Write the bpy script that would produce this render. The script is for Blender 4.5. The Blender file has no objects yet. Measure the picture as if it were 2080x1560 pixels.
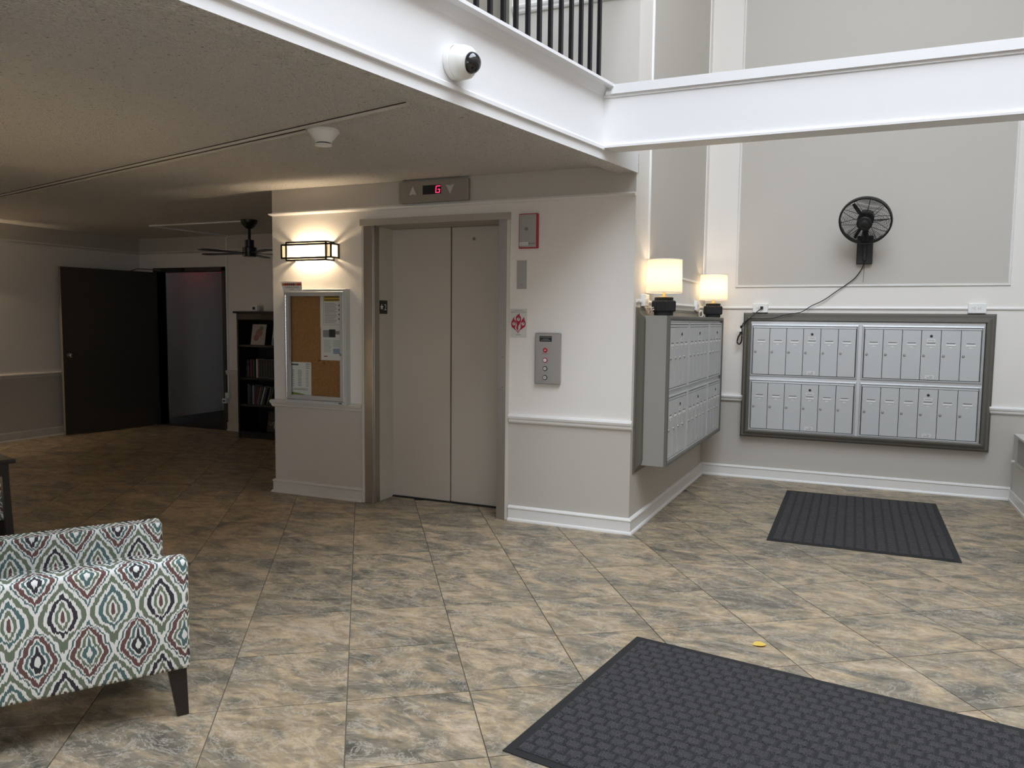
import bpy, bmesh, math, random
from mathutils import Matrix, Vector
random.seed(7)
sc = bpy.context.scene
COL = sc.collection
R = math.radians
PI = math.pi
# ------------------------------------------------------------------ camera, world, light, exposure
AL = R(23.6675)                       # walls' bearing seen from the camera
H, F = 1.545, 1585.304
PIT, ROL = 0.0810962, 0.0104360
cp, sp, cr, sr = math.cos(PIT), math.sin(PIT), math.cos(ROL), math.sin(ROL)
rt, fw, up = Vector((1, 0, 0)), Vector((0, cp, -sp)), Vector((0, sp, cp))
r2, u2 = cr*rt + sr*up, -sr*rt + cr*up
RZ = Matrix.Rotation(AL, 3, 'Z')
r2, u2, fw = RZ @ r2, RZ @ u2, RZ @ fw
cam_d = bpy.data.cameras.new('camera')
cam_d.sensor_width = 36; cam_d.lens = 36*F/2080; cam_d.clip_start = 0.05
cam = bpy.data.objects.new('camera', cam_d); COL.objects.link(cam)
cam.matrix_world = Matrix(((r2.x, u2.x, -fw.x, 0), (r2.y, u2.y, -fw.y, 0), (r2.z, u2.z, -fw.z, H), (0, 0, 0, 1)))
sc.camera = cam
vs = sc.view_settings
vs.view_transform = 'Standard'; vs.look = 'None'; vs.gamma = 1; vs.use_curve_mapping = False
vs.exposure = 0.36
cy = sc.cycles; cy.max_bounces = 6; cy.diffuse_bounces = 4; cy.glossy_bounces = 2; cy.adaptive_threshold = .025; cy.caustics_reflective = False; cy.caustics_refractive = False
SKY = 7.4
w = bpy.data.worlds.new('sky'); sc.world = w; w.use_nodes = True
bgn = w.node_tree.nodes['Background']
bgn.inputs[0].default_value = (0.805, 0.885, 1.0, 1); bgn.inputs[1].default_value = SKY
# solid entrance wall on the right, out of view: runs parallel to the balcony beam
WD = Vector((math.cos(R(80)), math.sin(R(80)), 0)); WO = Vector((2.65, 3.0, 0))
def wpt(s, z, off=0): return WO + WD*s + Vector((WD.y, -WD.x, 0))*off + Vector((0, 0, z))
ROOF = 7.0                             # flat roof with a long skylight over the entrance hall and the alcove
FILL_WIN = (-3.5, -1.2, .8, 2.25)          # unseen window behind the camera, added to brighten the lounge ceiling
SKYL = [(-1.25, 2.5, -2.2, 4.9)]
for x0, x1, y0, y1 in SKYL:
    pl = bpy.data.lights.new('sky_portal', 'AREA'); pl.shape = 'RECTANGLE'; pl.size = x1-x0; pl.size_y = y1-y0
    pl.cycles.is_portal = True
    po = bpy.data.objects.new('sky_portal', pl); COL.objects.link(po); po.location = ((x0+x1)/2, (y0+y1)/2, ROOF+.12)
pl = bpy.data.lights.new('sky_portal', 'AREA'); pl.shape = 'RECTANGLE'; pl.size = FILL_WIN[1]-FILL_WIN[0]; pl.size_y = FILL_WIN[3]-FILL_WIN[2]
pl.cycles.is_portal = True
po = bpy.data.objects.new('sky_portal', pl); COL.objects.link(po); po.location = ((FILL_WIN[0]+FILL_WIN[1])/2, -3.38, (FILL_WIN[2]+FILL_WIN[3])/2); po.rotation_euler = (R(90), 0, 0)
SCONCE_W, LAMP_W = 4.6, 1.35

# ------------------------------------------------------------------ materials
def nt(m):
    m.use_nodes = True
    return m.node_tree, m.node_tree.nodes['Principled BSDF']
def mat(name, col, rough=0.6, metal=0.0, bump=0.0, bscale=200.0, var=0.0, vscale=6.0, spec=None, emit=None, estr=0):
    m = bpy.data.materials.new(name); t, b = nt(m)
    b.inputs['Base Color'].default_value = (*col, 1); b.inputs['Roughness'].default_value = rough
    b.inputs['Metallic'].default_value = metal
    if spec is not None: b.inputs['Specular IOR Level'].default_value = spec
    if emit: b.inputs['Emission Color'].default_value = (*emit, 1); b.inputs['Emission Strength'].default_value = estr
    if bump or var:
        tc = t.nodes.new('ShaderNodeTexCoord')
    if bump:
        n = t.nodes.new('ShaderNodeTexNoise'); n.inputs['Scale'].default_value = bscale; n.inputs['Detail'].default_value = 3
        t.links.new(tc.outputs['Object'], n.inputs['Vector'])
        bp = t.nodes.new('ShaderNodeBump'); bp.inputs['Strength'].default_value = bump; bp.inputs['Distance'].default_value = 0.01
        t.links.new(n.outputs['Fac'], bp.inputs['Height']); t.links.new(bp.outputs['Normal'], b.inputs['Normal'])
    if var:
        n = t.nodes.new('ShaderNodeTexNoise'); n.inputs['Scale'].default_value = vscale; n.inputs['Detail'].default_value = 5
        t.links.new(tc.outputs['Object'], n.inputs['Vector'])
        r = t.nodes.new('ShaderNodeValToRGB')
        r.color_ramp.elements[0].position = .3; r.color_ramp.elements[1].position = .7
        r.color_ramp.elements[0].color = (*[v*(1-var) for v in col], 1); r.color_ramp.elements[1].color = (*[min(1, v*(1+var)) for v in col], 1)
        t.links.new(n.outputs['Fac'], r.inputs['Fac']); t.links.new(r.outputs['Color'], b.inputs['Base Color'])
    return m
WHITE = (.81, .775, .72); GREIGE = (.55, .515, .462)
def banded(name, bands, rough=.55):
    """wall paint with hard colour changes at given heights: [(z_from, colour)...]"""
    m = bpy.data.materials.new(name); t, b = nt(m); b.inputs['Roughness'].default_value = rough
    g = t.nodes.new('ShaderNodeNewGeometry'); s = t.nodes.new('ShaderNodeSeparateXYZ'); t.links.new(g.outputs['Position'], s.inputs[0])
    mr = t.nodes.new('ShaderNodeMapRange'); mr.inputs['From Max'].default_value = 7.0; t.links.new(s.outputs['Z'], mr.inputs['Value'])
    r = t.nodes.new('ShaderNodeValToRGB'); r.color_ramp.interpolation = 'CONSTANT'
    e = r.color_ramp.elements
    while len(e) < len(bands): e.new(0.5)
    for i, (z, c_) in enumerate(bands): e[i].position = max(0, z/7.0); e[i].color = (*c_, 1)
    t.links.new(mr.outputs[0], r.inputs['Fac'])
    n = t.nodes.new('ShaderNodeTexNoise'); n.inputs['Scale'].default_value = 160; t.links.new(g.outputs['Position'], n.inputs['Vector'])
    bp = t.nodes.new('ShaderNodeBump'); bp.inputs['Strength'].default_value = .06; bp.inputs['Distance'].default_value = .005
    t.links.new(n.outputs['Fac'], bp.inputs['Height']); t.links.new(bp.outputs['Normal'], b.inputs['Normal'])
    t.links.new(r.outputs['Color'], b.inputs['Base Color'])
    return m
M = {}
M['wall'] = banded('two_tone_wall_paint', [(0, GREIGE), (.79, WHITE), (2.44, GREIGE), (3.80, WHITE)])
M['alcove'] = banded('alcove_wall_paint', [(0, GREIGE), (.79, WHITE)])
M['greige'] = mat('greige_paint', GREIGE, .55, bump=.05, bscale=150)
M['trim'] = mat('white_trim_paint', (.80, .785, .755), .35, bump=.03, bscale=60)
M['rail'] = mat('greige_trim_paint', (.62, .60, .555), .4)
M['beam'] = mat('white_beam_paint', (.82, .82, .82), .4, bump=.04, bscale=40)
M['plain'] = mat('plain_white_paint', (.7, .69, .67), .7)
M['taupe'] = mat('taupe_frame_paint', (.42, .385, .325), .45)
M['evdoor'] = mat('elevator_door_paint', (.54, .495, .425), .42, bump=.02, bscale=300)
M['reveal'] = mat('reveal_cream_paint', (.62, .60, .53), .45)
M['steel'] = mat('brushed_steel', (.45, .42, .38), .38, .9, bump=.02, bscale=400)
M['steeldark'] = mat('dark_brushed_steel', (.25, .23, .20), .42, .85)
M['alum'] = mat('brushed_aluminium', (.64, .655, .66), .40, .55)
M['mailgrey'] = mat('mailbox_grey_enamel', (.56, .575, .57), .45, .08, bump=.03, bscale=500)
M['mailframe'] = mat('mailbox_frame_taupe', (.125, .115, .095), .45)
M['boxbody'] = mat('mailbox_box_olive_grey', (.30, .288, .255), .5)
M['black'] = mat('black_satin', (.012, .012, .013), .45)
M['blackmatte'] = mat('black_matte', (.018, .018, .02), .8, bump=.1, bscale=300)
M['blackmetal'] = mat('black_painted_metal', (.010, .010, .012), .35)
M['darkdoor'] = mat('dark_brown_door', (.045, .040, .033), .5)
M['wood'] = mat('pale_door_edge', (.22, .19, .15), .6)
M['bookcase'] = mat('black_bookcase_paint', (.010, .009, .009), .5)
M['chrome'] = mat('chrome', (.8, .8, .8), .18, 1.0)
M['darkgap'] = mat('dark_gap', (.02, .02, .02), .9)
M['paper'] = mat('white_paper', (.80, .79, .76), .8)
M['ink'] = mat('black_ink', (.03, .03, .03), .8)
M['greyink'] = mat('grey_ink', (.30, .30, .30), .8)
M['cork'] = mat('cork', (.36, .175, .060), .9, bump=.3, bscale=500, var=.18, vscale=60)
M['yellow'] = mat('yellow_print', (.62, .40, .06), .8)
M['red'] = mat('red_enamel', (.42, .012, .025), .35)
M['redprint'] = mat('red_print', (.38, .015, .045), .7)
M['signgrey'] = mat('sign_pale_grey', (.60, .60, .56), .6)
M['plastic'] = mat('white_plastic', (.86, .86, .83), .35)
M['brass'] = mat('brass', (.80, .56, .18), .28, 1.0)
M['thread'] = mat('cord_black', (.012, .012, .012), .5)
M['leaf'] = mat('yellow_leaf', (.72, .50, .10), .7)
M['carpet'] = mat('dark_carpet', (.022, .018, .016), .95, bump=.3, bscale=300)
M['grout'] = mat('grout', (.17, .145, .115), .9)
M['darkwood'] = mat('espresso_wood', (.014, .010, .009), .3)
M['lens'] = mat('smoked_dome', (.01, .01, .012), .06, 0, spec=.8)
M['grass'] = mat('green_print', (.22, .28, .05), .8)
M['blueprint'] = mat('blue_print', (.30, .38, .48), .8)
M['digit'] = mat('red_led', (.3, 0, .02), .5, emit=(1, .02, .08), estr=3.0)
M['exitred'] = mat('red_exit_lens', (.4, 0, .02), .5, emit=(1, .01, .03), estr=.38)
M['mullion'] = mat('bronze_mullion', (.06, .05, .045), .4, .5)
M['pavement'] = mat('concrete_pavement', (.35, .34, .32), .9, var=.1)
M['brick'] = mat('brown_brick', (.42, .35, .29), .9, var=.2, vscale=12)
M['raceway'] = mat('raceway_paint', (.76, .72, .67), .7)
M['shadow_gap'] = mat('painted_shadow_gap', (.07, .05, .04), .9)  # dark brown standing in for the shadow line beside a raceway
M['ghost'] = mat('dried_flowers', (.42, .30, .20), .9)
def glassmat():
    m = bpy.data.materials.new('window_glass'); t, b = nt(m); o = t.nodes['Material Output']
    tr = t.nodes.new('ShaderNodeBsdfTransparent'); tr.inputs[0].default_value = (.94, .96, .95, 1)
    gl = t.nodes.new('ShaderNodeBsdfGlossy'); gl.inputs['Roughness'].default_value = .02
    mx = t.nodes.new('ShaderNodeMixShader'); mx.inputs[0].default_value = .05
    t.links.new(tr.outputs[0], mx.inputs[1]); t.links.new(gl.outputs[0], mx.inputs[2]); t.links.new(mx.outputs[0], o.inputs[0])
    return m
M['glass'] = glassmat()
def shademat(name, col, tl):
    m = bpy.data.materials.new(name); t, b = nt(m); o = t.nodes['Material Output']
    d = t.nodes.new('ShaderNodeBsdfDiffuse'); d.inputs[0].default_value = (*col, 1)
    tr = t.nodes.new('ShaderNodeBsdfTranslucent'); tr.inputs[0].default_value = (*col, 1)
    mx = t.nodes.new('ShaderNodeMixShader'); mx.inputs[0].default_value = tl
    t.links.new(d.outputs[0], mx.inputs[1]); t.links.new(tr.outputs[0], mx.inputs[2]); t.links.new(mx.outputs[0], o.inputs[0])
    return m
M['shade'] = shademat('linen_lampshade', (.92, .87, .78), .5)
M['opal'] = shademat('opal_glass', (.90, .83, .70), .45)
def ceilmat():
    m = bpy.data.materials.new('popcorn_ceiling'); t, b = nt(m); b.inputs['Roughness'].default_value = .95
    g = t.nodes.new('ShaderNodeNewGeometry')
    v = t.nodes.new('ShaderNodeTexVoronoi'); v.inputs['Scale'].default_value = 110; t.links.new(g.outputs['Position'], v.inputs['Vector'])
    n = t.nodes.new('ShaderNodeTexNoise'); n.inputs['Scale'].default_value = 60; n.inputs['Detail'].default_value = 4; t.links.new(g.outputs['Position'], n.inputs['Vector'])
    a = t.nodes.new('ShaderNodeMath'); a.operation = 'MULTIPLY'; t.links.new(v.outputs['Distance'], a.inputs[0]); t.links.new(n.outputs['Fac'], a.inputs[1])
    bp = t.nodes.new('ShaderNodeBump'); bp.inputs['Strength'].default_value = 1.0; bp.inputs['Distance'].default_value = .035; bp.invert = True
    t.links.new(a.outputs[0], bp.inputs['Height']); t.links.new(bp.outputs['Normal'], b.inputs['Normal'])
    n2 = t.nodes.new('ShaderNodeTexNoise'); n2.inputs['Scale'].default_value = 45; n2.inputs['Detail'].default_value = 2; t.links.new(g.outputs['Position'], n2.inputs['Vector'])
    r = t.nodes.new('ShaderNodeValToRGB'); r.color_ramp.elements[0].position = .26; r.color_ramp.elements[1].position = .36
    r.color_ramp.elements[0].color = (.50, .47, .42, 1); r.color_ramp.elements[1].color = (.90, .87, .83, 1)
    t.links.new(n2.outputs['Fac'], r.inputs['Fac']); t.links.new(r.outputs['Color'], b.inputs['Base Color'])
    return m
M['ceiling'] = ceilmat()
TILE_A = R(34.5)
def tilemat():
    m = bpy.data.materials.new('slate_look_tile'); t, b = nt(m); L = t.links.new
    g = t.nodes.new('ShaderNodeNewGeometry'); oi = t.nodes.new('ShaderNodeObjectInfo')
    mul = t.nodes.new('ShaderNodeVectorMath'); mul.operation = 'SCALE'; mul.inputs[0].default_value = (37, 19, 53); L(oi.outputs['Random'], mul.inputs['Scale'])
    add = t.nodes.new('ShaderNodeVectorMath'); add.operation = 'ADD'; L(g.outputs['Position'], add.inputs[0]); L(mul.outputs[0], add.inputs[1])
    mp = t.nodes.new('ShaderNodeMapping'); mp.inputs['Rotation'].default_value = (0, 0, -R(22)); mp.inputs['Scale'].default_value = (1, 1.9, 1); L(add.outputs[0], mp.inputs['Vector'])
    def noise(sc_, det, ro, dist):
        n = t.nodes.new('ShaderNodeTexNoise'); n.inputs['Scale'].default_value = sc_; n.inputs['Detail'].default_value = det
        n.inputs['Roughness'].default_value = ro; n.inputs['Distortion'].default_value = dist; L(mp.outputs[0], n.inputs['Vector']); return n
    def ramp(src, stops):
        r = t.nodes.new('ShaderNodeValToRGB'); e = r.color_ramp.elements
        while len(e) < len(stops): e.new(.5)
        for i, (p_, c_) in enumerate(stops): e[i].position = p_; e[i].color = (*c_, 1)
        L(src, r.inputs['Fac']); return r
    n1 = noise(2.6, 13, .68, 1.1)
    r1 = ramp(n1.outputs['Fac'], [(.33, (.120, .112, .09)), (.43, (.206, .182, .138)), (.50, (.305, .245, .168)), (.57, (.40, .308, .195)), (.68, (.46, .375, .275))])
    n2 = noise(7.0, 13, .74, 1.0)
    r2_ = ramp(n2.outputs['Fac'], [(.38, (.55, .56, .55)), (.47, (.86, .86, .85)), (.54, (1.02, 1.0, .97)), (.64, (1.4, 1.36, 1.3))])
    mx = t.nodes.new('ShaderNodeMix'); mx.data_type = 'RGBA'; mx.blend_type = 'MULTIPLY'; mx.inputs['Factor'].default_value = .85
    L(r1.outputs['Color'], mx.inputs['A']); L(r2_.outputs['Color'], mx.inputs['B'])
    n3 = noise(3.4, 10, .70, 1.6)
    r3 = ramp(n3.outputs['Fac'], [(.484, (0, 0, 0)), (.498, (1, 1, 1)), (.502, (1, 1, 1)), (.516, (0, 0, 0))])
    mx2 = t.nodes.new('ShaderNodeMix'); mx2.data_type = 'RGBA'; mx2.inputs['B'].default_value = (.58, .53, .45, 1)
    sm = t.nodes.new('ShaderNodeMath'); sm.operation = 'MULTIPLY'; sm.inputs[1].default_value = .55; L(r3.outputs['Color'], sm.inputs[0])
    L(sm.outputs[0], mx2.inputs['Factor']); L(mx.outputs['Result'], mx2.inputs['A'])
    L(mx2.outputs['Result'], b.inputs['Base Color'])
    b.inputs['Roughness'].default_value = .42; b.inputs['Specular IOR Level'].default_value = .42
    bp = t.nodes.new('ShaderNodeBump'); bp.inputs['Strength'].default_value = .18; bp.inputs['Distance'].default_value = .006
    L(n2.outputs['Fac'], bp.inputs['Height']); L(bp.outputs['Normal'], b.inputs['Normal'])
    return m
M['tile'] = tilemat()
def matmat():
    m = bpy.data.materials.new('charcoal_mat_pile'); t, b = nt(m); L = t.links.new
    g = t.nodes.new('ShaderNodeNewGeometry')
    n = t.nodes.new('ShaderNodeTexNoise'); n.inputs['Scale'].default_value = 260; n.inputs['Detail'].default_value = 4; L(g.outputs['Position'], n.inputs['Vector'])
    r = t.nodes.new('ShaderNodeValToRGB'); e = r.color_ramp.elements; e[0].position = .35; e[1].position = .72
    e[0].color = (.007, .007, .009, 1); e[1].color = (.095, .09, .093, 1)
    L(n.outputs['Fac'], r.inputs['Fac']); L(r.outputs['Color'], b.inputs['Base Color']); b.inputs['Roughness'].default_value = .95
    bp = t.nodes.new('ShaderNodeBump'); bp.inputs['Strength'].default_value = .7; bp.inputs['Distance'].default_value = .004
    L(n.outputs['Fac'], bp.inputs['Height']); L(bp.outputs['Normal'], b.inputs['Normal'])
    return m
M['matpile'] = matmat()
M['matrubber'] = mat('black_rubber', (.010, .010, .011), .7)
def grillemat():
    m = bpy.data.materials.new('perforated_metal'); t, b = nt(m); L = t.links.new
    g = t.nodes.new('ShaderNodeTexCoord'); s = t.nodes.new('ShaderNodeSeparateXYZ'); L(g.outputs['Object'], s.inputs[0])
    o = []
    for ax in ('Y', 'Z'):
        a = t.nodes.new('ShaderNodeMath'); a.operation = 'MULTIPLY'; a.inputs[1].default_value = PI/.0075; L(s.outputs[ax], a.inputs[0])
        q = t.nodes.new('ShaderNodeMath'); q.operation = 'SINE'; L(a.outputs[0], q.inputs[0]); o.append(q)
    p = t.nodes.new('ShaderNodeMath'); p.operation = 'MULTIPLY'; L(o[0].outputs[0], p.inputs[0]); L(o[1].outputs[0], p.inputs[1])
    gt = t.nodes.new('ShaderNodeMath'); gt.operation = 'GREATER_THAN'; gt.inputs[1].default_value = .25; L(p.outputs[0], gt.inputs[0])
    mx = t.nodes.new('ShaderNodeMix'); mx.data_type = 'RGBA'; mx.inputs['A'].default_value = (.55, .53, .48, 1); mx.inputs['B'].default_value = (.03, .03, .03, 1)
    L(gt.outputs[0], mx.inputs['Factor']); L(mx.outputs['Result'], b.inputs['Base Color']); b.inputs['Roughness'].default_value = .5
    return m
M['grille'] = grillemat()
def ikatmat():
    m = bpy.data.materials.new('ikat_upholstery'); t, b = nt(m); L = t.links.new
    W_, H_ = .160, .29
    uv = t.nodes.new('ShaderNodeUVMap'); s = t.nodes.new('ShaderNodeSeparateXYZ'); L(uv.outputs[0], s.inputs[0])
    def mth(op, a, b_=None, c_=None):
        n = t.nodes.new('ShaderNodeMath'); n.operation = op
        for i, v in enumerate((a, b_, c_)):
            if v is None: continue
            if isinstance(v, (int, float)): n.inputs[i].default_value = v
            else: L(v, n.inputs[i])
        return n.outputs[0]
    x = mth('DIVIDE', s.outputs['X'], W_); y0 = mth('DIVIDE', s.outputs['Y'], H_)
    # ikat feathering: fine vertical streaks that shift the pattern up and down
    mp = t.nodes.new('ShaderNodeMapping'); mp.inputs['Scale'].default_value = (230, 16, 1); L(uv.outputs[0], mp.inputs['Vector'])
    n = t.nodes.new('ShaderNodeTexNoise'); n.inputs['Scale'].default_value = 1; n.inputs['Detail'].default_value = 2; L(mp.outputs[0], n.inputs['Vector'])
    jag = mth('MULTIPLY', mth('SUBTRACT', n.outputs['Fac'], .5), .11)
    n2 = t.nodes.new('ShaderNodeTexNoise'); n2.inputs['Scale'].default_value = 9; L(uv.outputs[0], n2.inputs['Vector'])
    wob = mth('MULTIPLY', mth('SUBTRACT', n2.outputs['Fac'], .5), .08)
    y = mth('ADD', mth('ADD', y0, jag), wob)
    xf = mth('SUBTRACT', mth('FRACT', mth('ADD', x, .5)), .5)
    u = mth('ABSOLUTE', xf)
    col_ = mth('FLOOR', mth('ADD', x, .5)); par = mth('FLOORED_MODULO', col_, 2.0)
    col2 = mth('FLOORED_MODULO', mth('FLOOR', x), 2.0)
    tt = mth('FRACT', mth('ADD', y, .5))
    rb_ = t.nodes.new('ShaderNodeValToRGB'); rb_.color_ramp.interpolation = 'EASE'; e = rb_.color_ramp.elements
    cv = [(0, .0), (.05, .03), (.12, .115), (.18, .125), (.27, .23), (.38, .42), (.48, .5), (.55, .49), (.66, .40), (.78, .25), (.90, .09), (.99, .0)]
    while len(e) < len(cv): e.new(.5)
    for i, (a_, v_) in enumerate(cv): e[i].position = a_; e[i].color = (v_, v_, v_, 1)
    L(tt, rb_.inputs['Fac']); bb = mth('MULTIPLY', rb_.outputs['Color'], 1.0)
    p = mth('ADD', mth('SUBTRACT', bb, u), .5)
    wht, grn, tea, mar, blk = (.72, .71, .67), (.135, .165, .11), (.075, .135, .13), (.125, .062, .055), (.028, .026, .034)
    def ramp(dia, dia2):
        r = t.nodes.new('ShaderNodeValToRGB'); r.color_ramp.interpolation = 'CONSTANT'
        st = [(0, wht), (.06, dia2), (.145, wht), (.185, tea if dia2 == blk else grn), (.245, wht), (.285, mar), (.38, wht), (.415, tea), (.455, wht),
              (.53, grn), (.63, wht), (.70, dia), (.79, wht), (.845, grn), (.91, wht), (.955, mar)]
        e = r.color_ramp.elements
        while len(e) < len(st): e.new(.5)
        for i, (a, c_) in enumerate(st): e[i].position = a; e[i].color = (*c_, 1)
        L(p, r.inputs['Fac']); return r
    ra, rb = ramp(blk, tea), ramp(tea, blk)
    big = mth('GREATER_THAN', p, .5)
    sel = mth('ADD', mth('MULTIPLY', big, par), mth('MULTIPLY', mth('SUBTRACT', 1, big), col2))
    mx = t.nodes.new('ShaderNodeMix'); mx.data_type = 'RGBA'; L(sel, mx.inputs['Factor']); L(ra.outputs['Color'], mx.inputs['A']); L(rb.outputs['Color'], mx.inputs['B'])
    L(mx.outputs['Result'], b.inputs['Base Color']); b.inputs['Roughness'].default_value = .9
    n3 = t.nodes.new('ShaderNodeTexNoise'); n3.inputs['Scale'].default_value = 700; L(uv.outputs[0], n3.inputs['Vector'])
    bp = t.nodes.new('ShaderNodeBump'); bp.inputs['Strength'].default_value = .25; bp.inputs['Distance'].default_value = .003
    L(n3.outputs['Fac'], bp.inputs['Height']); L(bp.outputs['Normal'], b.inputs['Normal'])
    return m
M['ikat'] = ikatmat()

# ------------------------------------------------------------------ mesh helpers
class MB:
    def __init__(s): s.v, s.f = [], []
    def add(s, v, f):
        k = len(s.v); s.v += [tuple(p) for p in v]; s.f += [tuple(i+k for i in q) for q in f]; return s
    def box(s, x0, x1, y0, y1, z0, z1, mtx=None):
        v = [(x, y, z) for z in (z0, z1) for y in (y0, y1) for x in (x0, x1)]
        if mtx: v = [mtx @ Vector(p) for p in v]
        return s.add(v, [(0, 2, 3, 1), (4, 5, 7, 6), (0, 1, 5, 4), (2, 6, 7, 3), (0, 4, 6, 2), (1, 3, 7, 5)])
    def prism(s, poly, z0, z1):            # poly counter-clockwise in xy
        n = len(poly); v = [(x, y, z0) for x, y in poly] + [(x, y, z1) for x, y in poly]
        f = [tuple(range(n-1, -1, -1)), tuple(range(n, 2*n))] + [(i, (i+1) % n, n+(i+1) % n, n+i) for i in range(n)]
        return s.add(v, f)
    def plate(s, poly, y0, y1):            # poly in (x,z), front at y0 < y1
        n = len(poly); v = [(x, y0, z) for x, z in poly] + [(x, y1, z) for x, z in poly]
        f = [tuple(range(n)), tuple(range(2*n-1, n-1, -1))] + [(i, n+i, n+(i+1) % n, (i+1) % n) for i in range(n)]
        return s.add(v, f)
    def lathe(s, prof, seg=24, mtx=None, rib=0, closed=False):
        v, f = [], []
        n = len(prof)
        for k in range(seg):
            a = 2*PI*k/seg
            for r, z in prof:
                rr = r*(1 - (rib if (k % 2 and r > 0) else 0)); v.append((rr*math.cos(a), rr*math.sin(a), z))
        for k in range(seg):
            j = (k+1) % seg
            for i in range(n if closed else n-1):
                i2 = (i+1) % n
                f.append((k*n+i, j*n+i, j*n+i2, k*n+i2))
        if mtx: v = [mtx @ Vector(p) for p in v]
        return s.add(v, f)
    def cyl(s, r, z0, z1, seg=16, mtx=None): return s.lathe([(0, z0), (r, z0), (r, z1), (0, z1)], seg, mtx)
    def tube(s, pts, r, seg=6, closed=False):
        pts = [Vector(p) for p in pts]; n = len(pts); v, f = [], []
        for i, p in enumerate(pts):
            a = pts[(i-1) % n] if (closed or i) else p; b = pts[(i+1) % n] if (closed or i < n-1) else p
            d = (b-a).normalized(); u = d.cross(Vector((0, 0, 1)))
            if u.length < 1e-3: u = d.cross(Vector((1, 0, 0)))
            u.normalize(); q = d.cross(u)
            for k in range(seg):
                t_ = 2*PI*k/seg; v.append(p + u*r*math.cos(t_) + q*r*math.sin(t_))
        for i in range(n if closed else n-1):
            j = (i+1) % n
            for k in range(seg):
                l = (k+1) % seg; f.append((i*seg+k, j*seg+k, j*seg+l, i*seg+l))
        if not closed: f += [tuple(range(seg)), tuple(range(n*seg-1, (n-1)*seg-1, -1))]
        return s.add(v, f)
    def ring(s, x0, x1, z0, z1, prof):     # mitred frame on a wall: prof = [(inset, depth out of the wall)...]
        v, f = [], []
        for i, d in prof:
            v += [(x0+i, -d, z0+i), (x1-i, -d, z0+i), (x1-i, -d, z1-i), (x0+i, -d, z1-i)]
        for k in range(len(prof)-1):
            for c_ in range(4):
                e = (c_+1) % 4; f.append((4*k+c_, 4*k+e, 4*k+4+e, 4*k+4+c_))
        return s.add(v, f)
    def text(s, txt, x, z, h, y, wd=None, align='CENTER'):
        vv, ff, w0, h0 = glyphs(txt); k = h/h0; kx = k if wd is None else wd/w0
        o = {'CENTER': -w0/2, 'LEFT': 0}[align]
        return s.add([(x+(p[0]+o)*kx, y, z+p[1]*k) for p in vv], ff)
    def build(s, name, m, parent=None, smooth=False, bevel=0, bseg=2, uv=False, loc=None, rz=0):
        me = bpy.data.meshes.new(name); me.from_pydata(s.v, [], s.f)
        if bevel or uv:
            bm = bmesh.new(); bm.from_mesh(me)
            if bevel:
                bmesh.ops.remove_doubles(bm, verts=bm.verts, dist=1e-5)
                ed = [e for e in bm.edges if len(e.link_faces) == 2 and e.calc_face_angle(0) > .5]
                bmesh.ops.bevel(bm, geom=ed, offset=bevel, segments=bseg, affect='EDGES', profile=.5)
            if uv:
                l = bm.loops.layers.uv.new('UVMap')
                for fc in bm.faces:
                    n = fc.normal; a = max(range(3), key=lambda i: abs(n[i]))
                    for lp in fc.loops:
                        p = lp.vert.co
                        lp[l].uv = ((p.x+.1, p.z+uv), (p.y, p.z+uv))[a == 0] if a != 2 else (p.x+.1, p.z+p.y+uv)
            bm.to_mesh(me); bm.free()
        if smooth:
            for p in me.polygons: p.use_smooth = True
            try: me.set_sharp_from_angle(angle=R(38))
            except Exception: pass
        me.materials.append(m); me.validate(); me.update()
        return link(name, me, parent, loc, rz)
def link(name, me, parent=None, loc=None, rz=0):
    o = bpy.data.objects.new(name, me); COL.objects.link(o)
    if parent: o.parent = parent
    if loc is not None: o.location = loc
    if rz: o.rotation_euler = (0, 0, rz)
    return o
_g = {}
def glyphs(txt):
    if txt not in _g:
        cu = bpy.data.curves.new('t', 'FONT'); cu.body = txt; cu.size = 1; cu.resolution_u = 2
        o = bpy.data.objects.new('t', cu); COL.objects.link(o)
        dg = bpy.context.evaluated_depsgraph_get(); dg.update()
        me = bpy.data.meshes.new_from_object(o.evaluated_get(dg))
        v = [(p.co.x, p.co.y) for p in me.vertices]; f = [tuple(p.vertices) for p in me.polygons]
        bpy.data.objects.remove(o); bpy.data.curves.remove(cu); bpy.data.meshes.remove(me)
        x0 = min(p[0] for p in v); y0 = min(p[1] for p in v)
        v = [(a-x0, b_-y0) for a, b_ in v]
        _g[txt] = (v, f, max(p[0] for p in v), max(p[1] for p in v))
    return _g[txt]
def tag(o, label, cat, group=None):
    o['label'] = label; o['category'] = cat
    if group: o['group'] = group
    return o
def thing(name, label, cat, loc=(0, 0, 0), rz=0, group=None):
    return tag(link(name, None, None, loc, rz), label, cat, group)
def struct(o, label=None):
    o['kind'] = 'structure'
    if label: o['label'] = label
    return o
def bar(x0, x1, y0, y1, z0, z1): return MB().box(x0, x1, y0, y1, z0, z1)
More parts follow.
